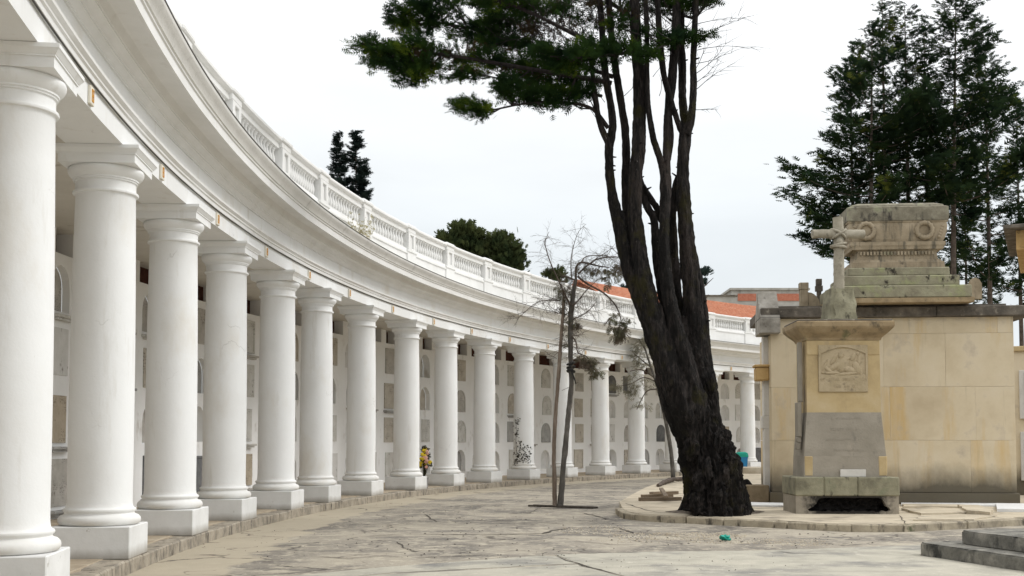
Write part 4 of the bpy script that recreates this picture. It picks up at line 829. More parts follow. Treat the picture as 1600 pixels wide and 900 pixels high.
# ------------------------------------------------------------------ mausoleum with stone panels
MA = math.radians(-6)
mo = ground(1207, 786, IZ)
maus = empty('mausoleum', mo, MA, label='long ochre stone mausoleum with dark flat coping, streaked and blackened at its foot', cat='mausoleum')
WL, WH, DP = 6.30, 4.95, 2.5
mb = MB(); mb.box((WL / 2 + .01, DP / 2 + .05, WH / 2), (WL - .06, DP - .06, WH)); mb.obj('core', m_tan, maus)
rows = [(.30, 1.68), (1.68, 3.10), (3.10, 4.52), (4.52, WH)]
joints_ = [[0, .85, 2.9, 5.15, WL], [0, .72, 3.1, 5.3, WL], [0, .80, 2.95, 4.55, WL], [0, .9, 2.95, 5.9, WL]]
for (z0, z1), js in zip(rows, joints_):
    for a, c in zip(js[:-1], js[1:]):
        mb = MB(); mb.box(((a + c) / 2, .03 + RNG.uniform(-.004, .004), (z0 + z1) / 2), (c - a - .003, .10, z1 - z0 - .004), bev=.0015); mb.obj('stone_panel', m_tan, maus)
for z0, z1 in rows[:3]:
    for a, c in ((.08, 1.3), (1.3, DP)):
        mb = MB(); mb.box((.03, (a + c) / 2, (z0 + z1) / 2), (.10, c - a - .012, z1 - z0 - .012), bev=.006); mb.obj('stone_panel', m_tan, maus)
mb = MB(); mb.box((WL / 2, DP / 2 - .03, .14), (WL + .12, DP + .10, .30), bev=.015); mb.obj('skirting', m_tan, maus)
for i, (a, c) in enumerate([(-.28, 1.9), (1.9, 4.3), (4.3, WL + .5)]):
    mb = MB(); mb.box(((a + c) / 2, DP / 2, WH + .14 + RNG.uniform(-.008, .008)), (c - a - .01, DP + .42, .27), bev=.02); mb.obj('coping_stone', m_dark, maus)
mb = MB(); mb.box((WL / 2, DP / 2, WH + .31), (WL - .3, DP - .1, .08)); mb.obj('roof_slab', m_dark, maus)
# gabled front end at the left, pilaster, bracket
mb = MB(); g0, g1 = -.30, .22; hy = .62; zb = WH + .02; zt = WH + .80
for x in (g0, g1): mb.add([(x, .1 - hy + .25, zb), (x, .1 + hy + .35, zb), (x, .40, zt)], [(0, 1, 2)])
mb.add([(g0, -.27, zb), (g1, -.27, zb), (g1, .40, zt), (g0, .40, zt)], [(0, 1, 2, 3)]); mb.add([(g0, 1.07, zb), (g1, 1.07, zb), (g1, .40, zt), (g0, .40, zt)], [(0, 1, 2, 3)])
mb.box(((g0 + g1) / 2, .3, zb - .22), (g1 - g0 + .02, 1.2, .42), bev=.02); mb.obj('gable', m_gable, maus)
mb = MB()
for (z0, z1, dx) in [(.0, 2.0, .0), (2.0, 2.35, .04), (2.35, 4.5, .0)]: mb.box((-.08 - dx / 2, .55, (z0 + z1) / 2), (.16 + dx, .42, z1 - z0 - .004), bev=.008)
mb.obj('pilaster', m_pilas, maus)
mb = MB(); mb.box((-.20, .45, 3.48), (.36, .55, .36), bev=.03); mb.box((-.20, .45, 3.70), (.44, .62, .07), bev=.02); mb.obj('bracket', m_gold, maus)
mb = MB(); mb.box((-.36, .42, .24), (.58, .70, .46), bev=.02); mb.obj('base_block', m_box, maus)
# acroterion scroll and small finials on the roof
mb = MB(); mb.box((1.02, .9, WH + .62), (.22, .22, .60), bev=.01); mb.box((1.02, .9, WH + .99), (.25, .25, .20), bev=.012)
lp = [(1.14, WH + .32)] + [(1.14 + .34 * math.sin(a), WH + .32 + .50 * math.cos(a)) for a in [math.pi / 2 * k / 7 for k in range(8)]]
mb.add([(x, .82, z) for x, z in lp] + [(x, .98, z) for x, z in lp], [tuple(range(9)), tuple(range(17, 8, -1))] + [(i, (i + 1) % 9, 9 + (i + 1) % 9, 9 + i) for i in range(9)])
mb.obj('roof_scroll', m_sarc, maus)
mb = MB(); mb.box((1.50, 1.3, WH + .48), (.30, .30, .30), bev=.02); mb.box((1.50, 1.3, WH + .83), (.12, .12, .45), bev=.008); mb.box((1.50, 1.3, WH + .98), (.20, .16, .16), bev=.01); mb.box((1.50, 1.3, WH + 1.16), (.16, .14, .18), bev=.01)
mb.obj('finial', m_dark, maus)

# ------------------------------------------------------------------ sarcophagus on the roof
def loft(mb, rings, M=None):
    """stack of rectangles (half x, half y, z) joined into one solid"""
    vs_, fs = [], []
    for hx, hy_, z in rings: vs_ += [Vector((sx * hx, sy * hy_, z)) for sx, sy in ((-1, -1), (1, -1), (1, 1), (-1, 1))]
    for i in range(len(rings) - 1):
        for k in range(4): fs.append((i * 4 + k, i * 4 + (k + 1) % 4, i * 4 + 4 + (k + 1) % 4, i * 4 + 4 + k))
    fs += [(3, 2, 1, 0), tuple(range(len(vs_) - 4, len(vs_)))]
    mb.add([M @ v for v in vs_] if M else vs_, fs)
def blob(mb, c, r, rot=0.0, n=10, m=7, axis='Y'):
    T = Matrix.Translation(c) @ Matrix.Rotation(rot, 4, axis) @ Matrix.Diagonal((*r, 1))
    mb.lathe([(math.sin(math.pi * k / m) * 1.0 + 1e-4, -math.cos(math.pi * k / m)) for k in range(m + 1)], n, T, cap=False)
def torus(mb, c, R_, r, n=28, m=8, rough=.0):
    vs_, fs = [], []
    for i in range(n):
        a = 2 * math.pi * i / n; rr = r * (1 + (.22 if i % 2 else -.1) * (1 if rough else 0))
        for j in range(m):
            q = 2 * math.pi * j / m; vs_.append((c[0] + (R_ + rr * math.cos(q)) * math.cos(a), c[1] + rr * math.sin(q), c[2] + (R_ + rr * math.cos(q)) * math.sin(a)))
    for i in range(n):
        for j in range(m): fs.append((i * m + j, ((i + 1) % n) * m + j, ((i + 1) % n) * m + (j + 1) % m, i * m + (j + 1) % m))
    mb.add(vs_, fs)
YS = 30.9
sc_ = at(1396, 472, YS); sz0 = mo.z + WH + .35
sarc = empty('sarcophagus', (sc_.x, YS, sz0), math.radians(-5), label='carved stone sarcophagus with wreaths on a stepped mossy base atop the mausoleum', cat='sarcophagus')
q = YS / F * .955                                            # metres per pixel here
mb = MB(); loft(mb, [(112 * q, .95, -.02), (112 * q, .95, .10)]); mb.obj('base_slab', m_pcor, sarc)
for i, (h, z0, z1, b_) in enumerate([(109, .10, .44, .02), (93, .44, .72, .02), (80, .72, .95, .02)]):
    mb = MB(); dd = .92 - i * .14
    mb.box((0, 0, (z0 + z1) / 2), (2 * h * q, 2 * dd, z1 - z0 - .004), bev=.03); mb.obj('step', m_lich, sarc)
mb = MB()
loft(mb, [(74 * q, .58, .946), (73 * q, .58, 1.10), (69 * q, .545, 1.12), (68 * q, .53, 1.17)]); loft(mb, [(64 * q, .50, 1.165), (62 * q, .49, 1.40), (66 * q, .53, 1.45)])
loft(mb, [(72 * q, .57, 1.44), (73 * q, .58, 1.50), (75 * q, .60, 1.55), (75 * q, .60, 1.64)])
mb.obj('plinth', m_sarc, sarc)
mb = MB(); loft(mb, [(71 * q, .56, 1.636), (74 * q, .585, 1.72), (77 * q, .60, 1.90), (78 * q, .61, 2.06), (77 * q, .60, 2.14), (79 * q, .62, 2.16), (79 * q, .62, 2.20)]); body = mb.obj('body', m_sarc, sarc)
for x in (-50, 42):
    mb = MB(); torus(mb, (x * q, -.62, 1.93), .20, .062, rough=1); mb.obj('wreath', m_sarc, body, smooth=60)
for x in (-72, 68):
    mb = MB()
    for k in range(5): blob(mb, (x * q + (k - 2) * .025, -.59, 1.76 + .07 * k), (.05, .04, .05))
    mb.obj('corner_leaf', m_sarc, body, smooth=60)
mb = MB()
for k in range(22): mb.box((-58 * q + k * 5.4 * q, -.535, 1.34), (.05, .03, .09))
mb.obj('dentil', m_sarc, sarc, kind='stuff')
mb = MB(); loft(mb, [(80 * q, .64, 2.196), (80.5 * q, .645, 2.22), (80 * q, .64, 2.56), (76 * q, .60, 2.585)]); loft(mb, [(74 * q, .58, 2.58), (73 * q, .56, 2.63), (60 * q, .42, 2.70), (40 * q, .22, 2.73)]); mb.obj('lid', m_lid, sarc)
lp = [(-.16, 0), (.16, 0), (.16, .26)] + [(.16 * math.cos(a), .26 + .30 * math.sin(a)) for a in [math.pi / 2 * k / 6 for k in range(1, 7)]] + [(-.10, .50), (-.16, .40)]
n = len(lp); lp = [(-x, z) for x, z in lp]
mb = MB(); mb.add([(x, -.09, z) for x, z in lp] + [(x, .09, z) for x, z in lp], [tuple(range(n)), tuple(range(2 * n - 1, n - 1, -1))] + [(i, (i + 1) % n, n + (i + 1) % n, n + i) for i in range(n)])
ac = mb.obj('acroterion', m_sarc, sarc); ac.location = (115 * q, -.8, .06)

# ------------------------------------------------------------------ pedestal monument and stone cross
pb = ground(1330, 803, IZ); YP = pb.y; kp = YP / F
ped = empty('pedestal_monument', (pb.x - .06, pb.y + .72, IZ), math.radians(-2), label='tall tapering ochre pedestal with a carved relief panel over a grey inscribed slab', cat='monument')
# plinth with a burnt hollow: four walls round a dark void
mb = MB(); hw, hd, hh = 1.16, .72, .405
def ragged(a, b_, n, amp, sd): return [(a[0] + (b_[0] - a[0]) * k / n + amp * noise.noise(Vector((k * .9, sd, 0))), a[1] + (b_[1] - a[1]) * k / n + amp * .8 * noise.noise(Vector((k * .9, sd, 5)))) for k in range(n)]
hole = ragged((-.86, .06), (-.25, .05), 8, .06, 1) + ragged((-.25, .05), (.35, .06), 8, .05, 2) + ragged((.35, .06), (.98, .05), 8, .06, 3) + ragged((.98, .08), (.74, .36), 5, .07, 4) + ragged((.74, .365), (-.60, .365), 14, .022, 5) + ragged((-.62, .35), (-.86, .06), 6, .10, 6)
out = [(-hw, 0), (hw, 0), (hw, hh), (-hw, hh)]
tri = tessellate_polygon([[Vector((x, z, 0)) for x, z in out], [Vector((x, z, 0)) for x, z in hole][::-1]]); al = out + hole[::-1]; n = len(hole)
mb.add([(x, -hd, z) for x, z in al], tri); mb.add([(x, -hd, z) for x, z in hole] + [(x * .99, -hd + .13, z) for x, z in hole], [(i, (i + 1) % n, n + (i + 1) % n, n + i) for i in range(n)])
mb.add([(-hw, -hd, 0), (hw, -hd, 0), (hw, hd, 0), (-hw, hd, 0), (-hw, -hd, hh), (hw, -hd, hh), (hw, hd, hh), (-hw, hd, hh)], [(1, 2, 6, 5), (2, 3, 7, 6), (3, 0, 4, 7), (4, 5, 6, 7)])
mb.obj('plinth', m_burnt, ped)
mb = MB(); gx, gz = 30, 8
mb.add([(-1.08 + 2.16 * i / gx, -hd + .30 + .18 * noise.noise(Vector((i * .5, j * .8, 3))), .004 + .396 * j / gz) for i in range(gx + 1) for j in range(gz + 1)], [(i * (gz + 1) + j, (i + 1) * (gz + 1) + j, (i + 1) * (gz + 1) + j + 1, i * (gz + 1) + j + 1) for i in range(gx) for j in range(gz)]); mb.obj('burnt_hollow', m_soot, ped)
mb = MB()
for i, (a, c) in enumerate([(-1.18, -.52), (-.52, .24), (.24, 1.18)]): mb.box(((a + c) / 2, 0, .62), (c - a - .004, 1.50, .43), bev=.025)
mb.obj('mossy_course', m_moss, ped)
mb = MB(); loft(mb, [(.945, .60, .83), (.93, .59, 1.31)]); mb.obj('lower_body', m_slab, ped)
mb = MB()
for sx in (-.83, .85): mb = MB(); mb.box((sx, -.565, 1.08), (.20, .08, .46), bev=.02); mb.obj('corner_stone', m_tanp, ped)
mb = MB(); loft(mb, [(.93, .588, 1.306), (.845, .545, 2.31)]); slab = mb.obj('inscribed_slab', m_slab, ped)
mb = MB(); loft(mb, [(.842, .54, 2.306), (.84, .54, 2.33), (.835, .54, 3.98)]); mb.obj('upper_body', m_tanp, ped)
mb = MB(); mb.box((0, -.535, 3.80), (1.66, .04, .33), bev=.008); mb.obj('frieze_band', m_tanp, ped)
mb = MB(); loft(mb, [(.86, .56, 3.975), (.88, .58, 4.03), (.93, .63, 4.08), (1.0, .70, 4.14), (1.09, .79, 4.24), (1.11, .81, 4.28), (1.11, .81, 4.38), (1.06, .76, 4.41)]); mb.obj('cornice', m_pcor, ped)
mb = MB(); mb.box((0, 0, 4.415), (2.16, 1.56, .05), bev=.02); mb.obj('cornice_top', m_dark, ped)
# relief panel: reclining robed figure under a shallow arch
mb = MB(); px0, px1, pz0, pz1 = -.57, .55, 2.80, 3.86
mb.box(((px0 + px1) / 2, -.552, 3.13 - .335 + .185), (px1 - px0, .05, .40), bev=.008)
fr = [(px0, 3.15), (px0 + .05, 3.15), (px0 + .05, 3.66)] + [(px0 + .05 + (px1 - px0 - .1) * k / 10, 3.66 + .15 * math.sin(math.pi * k / 10)) for k in range(1, 10)] + [(px1 - .05, 3.66), (px1 - .05, 3.15), (px1, 3.15), (px1, pz1), (px0, pz1)]
tri = tessellate_polygon([[Vector((x, z, 0)) for x, z in fr]]); n = len(fr)
mb.add([(x, -.585, z) for x, z in fr], tri); mb.add([(x, -.585, z) for x, z in fr] + [(x, -.53, z) for x, z in fr], [(i, (i + 1) % n, n + (i + 1) % n, n + i) for i in range(n)])
mb.box(((px0 + px1) / 2, -.545, 3.45), (px1 - px0 - .02, .025, .66))
panel = mb.obj('relief_panel', m_panel, ped)
mb = MB()
for (x, z, rx, rz, ry, ro) in [(-.05, 3.62, .075, .09, .05, 0), (-.02, 3.42, .16, .20, .05, .5), (-.18, 3.38, .22, .07, .045, -.6), (.12, 3.30, .24, .08, .05, .25), (.30, 3.33, .10, .16, .05, -.3), (.22, 3.58, .06, .10, .035, .5), (.36, 3.52, .05, .13, .035, .1), (-.33, 3.28, .16, .05, .04, .7), (-.30, 3.22, .24, .035, .04, 0), (.10, 3.20, .36, .04, .045, -.1), (.02, 3.50, .20, .045, .045, -.5), (-.22, 3.52, .05, .15, .03, .6), (.33, 3.66, .045, .05, .03, 0), (.40, 3.25, .05, .12, .035, 0), (-.42, 3.40, .03, .16, .025, .4)]:
    blob(mb, (x, -.552, z), (rx, ry, rz), ro)
mb.obj('relief_figure', m_panel, panel, smooth=80)
mb = MB(); lr = random.Random(3)
for (z, x0, x1, hh) in [(3.075, -.52, .50, .06), (2.91, -.22, .24, .05)]:
    x = x0
    while x < x1:
        wl = lr.uniform(.03, .06)
        if lr.random() < .86:
            mb.box((x + wl * .15, -.58, z), (.012, .012, hh)); mb.box((x + wl * .75, -.58, z + lr.uniform(-.01, .01)), (.012, .012, hh * lr.uniform(.7, 1))); mb.box((x + wl * .45, -.58, z + lr.choice([-.4, 0, .4]) * hh), (wl * .7, .012, .012))
        x += wl + .018
mb.obj('worn_lettering', m_panel, panel, kind='stuff')
mb = MB()
for r_, (z, x0, x1) in enumerate([(2.17, -.28, .36), (1.92, -.30, .30), (1.68, -.40, .44), (1.44, -.30, .46)]):
    x = x0; yy = -.545 - (2.31 - z) * .043
    while x < x1:
        wl = lr.uniform(.025, .05)
        if lr.random() < .8: mb.box((x, yy, z), (.010, .012, .05)); mb.box((x + wl * .5, yy, z + lr.choice([-.02, 0, .02])), (wl * .8, .012, .010))
        x += wl + .016
mb.obj('worn_lettering', m_slab, slab, kind='stuff')
mb = MB(); mb.box((.16, -.63, .92), (.58, .05, .17), bev=.01); mb.obj('small_plaque', m_pilas, ped)
# hanging drop ornament on the left side
mb = MB()
for (z0, z1, w0) in [(2.55, 3.95, .10), (1.75, 2.55, .24), (1.62, 1.75, .19), (1.45, 1.62, .15)]: mb.box((-.93 - (2.6 - min(z0, 2.6)) * .06, -.26, (z0 + z1) / 2), (.10, w0 + .06, z1 - z0 - .006), bev=.015)
mb.obj('side_pilaster', m_slab, ped)

# the cross on a rough rock
top = IZ + 4.44
cr = empty('stone_cross', (pb.x - .10, pb.y + .35, top), math.radians(6), label='rough rope-carved stone cross on a boulder atop the pedestal', cat='cross')
mb = MB(); bm = bmesh.new(); bmesh.ops.create_cube(bm, size=1); bmesh.ops.subdivide_edges(bm, edges=bm.edges, cuts=7, use_grid_fill=True)
for v in bm.verts:
    u = v.co.z + .5; k = 1 - .25 * u; c = v.co.copy(); c.x *= .70 * k; c.y *= .72 * k; c.z = u * .72
    rd = Vector((c.x, c.y, 0)); c += rd * -.18 * (1 if abs(v.co.x) > .4 and abs(v.co.y) > .4 else 0)
    c += .05 * Vector((noise.noise(c * 4), noise.noise(c * 4 + Vector((5, 0, 0))), .6 * noise.noise(c * 4 + Vector((0, 5, 0))))); v.co = c
mb.bm(bm); mb.obj('boulder', m_moss, cr, smooth=50)
mb = MB(); mb.tube([(0, 0, .62), (.0, 0, 1.2), (.01, 0, 1.8), (0, 0, 2.42)], [.125, .12, .12, .115], 20, amp=.09, seed=5, freq=3, step=.05); mb.obj('upright', m_crossm, cr, smooth=70)
mb = MB(); mb.tube([(-.62, 0, 2.02), (-.3, 0, 2.03), (0, 0, 2.03), (.62, 0, 2.04)], [.10, .105, .11, .10], 20, amp=.09, seed=9, freq=3, step=.05); mb.obj('crossbar', m_crossm, cr, smooth=70)
mb = MB()
for zc, tl in ((2.03, .8), (2.03, -.8), (1.78, .25), (1.72, -.1)):
    pts = [(.165 * math.cos(a), .155 * math.sin(a), zc + .13 * math.cos(a) * tl) for a in [2 * math.pi * k / 16 for k in range(17)]]; mb.tube(pts, [.032] * 17, 8, amp=.3, seed=zc * 9 + tl, freq=6, cap=False)
for k in range(2): blob(mb, (RNG.uniform(-.06, .06), -.12, 1.76 + .08 * k), (.08, .05, .08))
for k in range(5): blob(mb, (.10 * math.cos(k * 2.4), .10 * math.sin(k * 2.4), .9 + .2 * k), (.035, .035, .07))
mb.obj('carved_rope', m_crossm, cr, smooth=70, kind='stuff')

# ------------------------------------------------------------------ steps at the lower right
B_, C_ = ground(1443, 868.5), ground(1600, 893.5); xd = (C_ - B_).normalized(); yd = Vector((-xd.y, xd.x, 0))
steps = empty('stone_steps', B_, math.atan2(xd.y, xd.x), label='two low blackened stone steps at the lower right corner', cat='steps')
def step_block(x0, y0, z0, z1, ln, wd):
    lp = [(x0 + .02, y0), (x0 + ln, y0), (x0 + ln, y0 + wd), (x0 - .22, y0 + wd), (x0 - .22, y0 + .10)]
    bm = bmesh.new(); vs0 = [bm.verts.new((x, y, z0)) for x, y in lp]; f = bm.faces.new(vs0); r = bmesh.ops.extrude_face_region(bm, geom=[f])
    for v in r['geom']:
        if isinstance(v, bmesh.types.BMVert): v.co.z = z1
    bmesh.ops.recalc_face_normals(bm, faces=bm.faces)
    bmesh.ops.subdivide_edges(bm, edges=[e for e in bm.edges if e.calc_length() > .8], cuts=14)
    bmesh.ops.bevel(bm, geom=[e for e in bm.edges if e.calc_face_angle(0) > .6], offset=.022, segments=2, affect='EDGES')
    for v in bm.verts: v.co += .012 * noise.noise_vector(v.co * 3.1)
    mb = MB(); mb.bm(bm); return mb
step_block(0, 0, -.02, .20, 5.5, 5).obj('lower_step', m_step, steps)
s2 = ground(1507, 851, .2) - B_; step_block(s2.dot(xd) + .02, s2.dot(yd), .19, .41, 5, 4).obj('upper_step', m_step, steps)

# ------------------------------------------------------------------ neighbouring tomb at the right edge
nb_ = at(1609, 691, 35.5); nb_.z = IZ
tomb = empty('tomb_house', nb_, math.radians(-25), label='cream tomb with a dark eave and white window at the right edge', cat='tomb')
mb = MB(); mb.box((2.5, 2.5, 3.1), (5, 5, 6.2)); mb.box((2.6, 2.6, 6.9), (4.6, 4.6, 1.4)); mb.box((-.25, 1.0, 2.3), (.5, 2.0, 4.6)); mb.obj('wall', m_tan, tomb)
mb = MB(); mb.box((2.35, 2.3, 8.25), (5.9, 5.9, .12), bev=.02); mb.obj('eave', m_dark, tomb)
mb = MB(); mb.box((2.5, 2.5, 7.88), (5.5, 5.4, .62), bev=.02); mb.obj('cornice', m_gold, tomb)
mb = MB(); mb.box((-.25, -.03, 4.52), (.62, .14, .16), bev=.02); mb.obj('moulding', m_tanp, tomb)
for z in (3.1, 1.2):
    mb = MB(); mb.box((-.06, -.03, z), (.40, .10, 1.5), bev=.01); wf = mb.obj('window', m_pilas, tomb); mb = MB(); mb.box((.02, -.085, z), (.28, .02, 1.36)); mb.obj('pane', m_greyb, wf)

# ------------------------------------------------------------------ far buildings
def building(name, px0, px1, ytop, Y, depth, mwall, label):
    a, c = at(px0, ytop, Y), at(px1, ytop, Y); o = empty(name, ((a.x + c.x) / 2, Y + depth / 2, 0), label=label, cat='building')
    mb = MB(); mb.box((0, 0, a.z / 2), (c.x - a.x, depth, a.z)); mb.obj('wall', mwall, o); return o, c.x - a.x, a.z
bb, w, h = building('brick_building', 1143, 1262, 453, 120, 12, m_greyb, 'far flat-roofed building with a red brick band behind the roof tiles')
mb = MB(); mb.box((0, 0, h + .08), (w + .4, 12.4, .22)); mb.obj('roof', m_greyb, bb)
for x0, x1 in ((-.42, -.18), (-.12, .5)):
    mb = MB(); mb.box(((x0 + x1) / 2 * w, -6.02, h - .78), ((x1 - x0) * w, .12, .75)); mb.obj('brick_band', m_brick, bb)
for x in (-.40, -.26, .10, .34):
    mb = MB(); mb.box((x * w, -6.02, h - 2.15), (1.1, .12, .95)); wf = mb.obj('window', m_greyb, bb); mb = MB(); mb.box((x * w, -6.09, h - 2.15), (.96, .03, .82)); mb.obj('pane', m_pane, wf)
bb, w, h = building('grey_building', 1088, 1150, 463, 112, 10, m_greyb, 'far low grey wall building behind the gallery roof')
mb = MB(); mb.box((0, 0, h + .06), (w + .3, 10.3, .14)); mb.obj('roof', m_dark, bb)
for x in (.25, .36):
    mb = MB(); mb.box((x * w, -5.02, h - .9), (.18, .1, .22)); mb.obj('vent', m_pane, bb)
bb, w, h = building('grey_building', 955, 1000, 457, 118, 10, m_greyb, 'far dark roof edge seen left of the cypress trunk')
mb = MB(); mb.box((0, 0, h + .1), (w + .6, 10.6, .22)); mb.obj('roof', m_dark, bb)
bb, w, h = building('rubble_wall', 1150, 1218, 731, 60, 3, m_grav, 'low pale mound of broken paving beyond the trunk')
# ------------------------------------------------------------------ bare twin saplings in their pit
KS = 30.8 / F
def px_tube(mb, pth, rr, Y, n=8, amp=.15, seed=0, org=None, step=.08):
    mb.tube([at(x, y, Y + (d[0] if d else 0)) - org for x, y, *d in pth], [r * Y / F for r in rr], n, amp=amp, seed=seed, freq=4, step=step)
sA = ground(867, 792); ta = empty('sapling', sA, label='pale peeling left stem of two bare saplings in the street pit', cat='tree', group='twin saplings')
mb = MB(); px_tube(mb, [(866.7, 793), (866.5, 750), (865.5, 711), (867.5, 655), (873, 583), (877.5, 517), (880.5, 478), (880, 455)], [3.8, 3.3, 3.1, 3.0, 3.0, 2.7, 2.4, 1.3], sA.y, 10, .2, 1, sA); mb.obj('trunk', m_pale, ta, smooth=70)
mb = MB()
for i in range(60):
    x, y = RNG.uniform(874, 888), RNG.uniform(450, 545); twig(mb, at(x, y, sA.y) - sA, Vector((RNG.uniform(-1, 1), RNG.uniform(-.6, .6), RNG.uniform(-.6, .5))), RNG.uniform(.25, .6), .008, 1, 500 + i, .06)
for i, (x, y, dx, dz, l) in enumerate([(878, 440, -.3, -1, .7), (868, 455, .2, -1, .5), (860, 470, -.5, -.8, .6), (878, 610, .9, .3, .4), (870, 560, -.8, .4, .35), (884, 560, 1, .4, .5)]): twig(mb, at(x, y, sA.y) - sA, Vector((dx, 0, dz)), l, .008, 1, 540 + i, .06)
mb.obj('twig', m_twig, ta, kind='stuff')
O, D, N_, L_ = fill([(880, 480, 7, 24, 0, 110, 0), (884, 520, 6, 22, 0, 70, 0), (876, 452, 8, 14, 0, 45, 0)], sA.y, sA.y / F, .14); D[:, 2] -= 1.0
frond_mesh('dry_needles', O - np.array(sA), D, N_, L_, m_droop, ta, wid=.1)
sB = ground(877, 792); tb = empty('sapling', sB, label='dark right stem of two bare saplings, crown arching right with drooping needles', cat='tree', group='twin saplings')
yb = sB.y; mb = MB()
px_tube(mb, [(875, 793), (878, 760), (880.5, 728), (886, 672), (891, 620), (893, 595), (891.5, 560), (891.5, 517), (893, 485), (896, 458), (900, 436)], [5.4, 4.5, 4.2, 4.0, 4.0, 3.8, 3.8, 4.0, 4.4, 3.4, 2.4], yb, 10, .2, 2, sB); mb.obj('trunk', m_grey, tb, smooth=70)
mb = MB()
BR = [([(900, 440), (900, 418), (908, 410), (925, 413), (937, 416), (952, 418)], [2.2, 2, 1.8, 1.5, 1.2, .6]), ([(903, 428), (920, 413, -.1), (933, 405, -.2), (950, 402, -.3), (967, 402, -.4), (978, 409, -.4)], [1.6, 1.4, 1.2, 1, .8, .4]),
      ([(903, 432), (917, 443, .2), (942, 457, .4), (958, 472, .5), (967, 487, .5), (970, 500, .5)], [1.8, 1.6, 1.4, 1.2, 1, .6]), ([(892, 480), (883, 460, -.2), (872, 437, -.3), (860, 410, -.4), (853, 388, -.4), (851, 378, -.4), (858, 362, -.4)], [1.6, 1.4, 1.1, .9, .7, .5, .3]),
      ([(897, 437), (887, 433, .1), (879, 431, .2), (877.5, 437, .2)], [1.6, 1.4, 1.2, .8]), ([(893, 436), (892, 410, .2), (896, 385, .3), (904, 362, .3), (916, 350, .3)], [1, .8, .6, .4, .2]), ([(892, 480), (903, 470, -.3), (917, 453, -.5), (938, 433, -.7)], [1.3, 1.1, .8, .4]),
      ([(893, 500), (917, 488, .3), (933, 470, .6)], [1.1, .8, .3]), ([(893, 524), (900, 535, -.2), (903, 551, -.3), (915, 556, -.3), (924, 566, -.3)], [1.3, 1.2, 1.0, .8, .5]), ([(875, 470), (850, 469, -.3), (835, 475, -.4), (815, 492, -.5), (808, 500, -.5)], [1, .7, .5, .4, .2]),
      ([(930, 405, -.2), (950, 392, -.2), (958, 385, -.2)], [.6, .4, .2]), ([(908, 410), (916, 401, .2), (940, 399, .3), (965, 404, .3)], [1, .9, .6, .3])]
for i, (pth, rr) in enumerate(BR): px_tube(mb, pth, rr, yb, 5, .1, i, sB)
for i in range(400):
    pth, rr = BR[RNG.randrange(len(BR))]; k = RNG.randrange(1, len(pth)); a, c = pth[k - 1], pth[k]; u = RNG.random(); d = (a[2] if len(a) > 2 else 0)
    twig(mb, at(a[0] * (1 - u) + c[0] * u, a[1] * (1 - u) + c[1] * u, yb + d) - sB, Vector((RNG.uniform(-1, 1), RNG.uniform(-.7, .7), RNG.uniform(-1.1, .6))), RNG.uniform(.2, .6), .0052, 1, 600 + i, .10)
mb.obj('twig', m_twig, tb, kind='stuff')
O, D, N_, L_ = fill([(965, 425, 9, 14, -.3, 90, .2), (975, 415, 8, 9, -.4, 50, .3), (945, 422, 12, 6, -.1, 50, 0), (920, 422, 10, 6, 0, 40, 0), (958, 500, 3, 16, .4, 60, 0), (968, 515, 5, 13, .5, 150, 0), (978, 500, 5, 10, .5, 60, 0), (966, 525, 4, 8, .5, 70, 0), (920, 568, 8, 7, -.3, 110, .5), (928, 580, 5, 8, -.3, 70, .3), (912, 560, 6, 5, -.3, 60, 0), (950, 440, 8, 10, -.2, 40, 0), (885, 455, 10, 10, 0, 40, 0), (898, 510, 5, 14, 0, 60, 0)], yb, yb / F, .17); D[:, 2] -= 1.2
frond_mesh('drooping_needles', O - np.array(sB), D, N_, L_, m_droop, tb, wid=.16)
mb = MB()
for k in range(3):
    c = at(892, 568 + k * 6, yb) - sB; pts = [c + Vector((.10 * math.cos(a), .10 * math.sin(a), .03 * math.cos(a * 1.0 + k))) for a in [2 * math.pi * j / 12 for j in range(13)]]; mb.tube(pts, [.032] * 13, 6, cap=False)
mb.tube([at(893, 580, yb - .1) - sB, at(897, 590, yb - .1) - sB, at(900, 600, yb - .1) - sB], [.022, .02, .014], 6); mb.obj('rubber_tie', m_black, tb)
# pit frame round the saplings
p1, p2 = ground(828, 791.5), ground(926, 795); dv = (p2 - p1).normalized(); o = empty('tree_pit', (p1 + p2) / 2, math.atan2(dv.y, dv.x), label='dark open tree pit slot at the foot of the twin saplings', cat='tree pit')
mb = MB(); l_ = (p2 - p1).length; mb.box((0, .10, .01), (l_, .22, .02)); mb.obj('soil', m_crack, o)
for y in (-.03, .23):
    mb = MB(); mb.box((0, y, .02), (l_ + .06, .05, .06), bev=.008); mb.obj('edge_board', m_crack, o)

# thin leaning sapling with pale foliage farther back
sC = ground(1052, 747, 0); tc_ = empty('thin_sapling', sC, label='thin leaning sapling with pale grey foliage left of the cypress trunk', cat='tree')
yc = sC.y; mb = MB(); px_tube(mb, [(1052, 748), (1049, 710), (1043, 672), (1036, 638), (1026, 600), (1016, 570), (1008, 545), (1003, 528)], [3.6, 3.2, 3, 2.8, 2.2, 1.8, 1.2, .8], yc, 8, .12, 3, sC); mb.obj('trunk', m_grey, tc_)
mb = MB()
for i, pth in enumerate([[(1024, 596), (1005, 590), (985, 600), (960, 604)], [(1018, 575), (1000, 560), (990, 552)], [(1010, 550), (1002, 536), (996, 526)], [(1028, 608), (1010, 612), (995, 640)], [(1022, 590), (1003, 578), (984, 580)]]): px_tube(mb, pth, [1.2, .8, .5, .3][:len(pth)], yc, 4, .1, i, sC)
mb.obj('branch', m_twig, tc_)
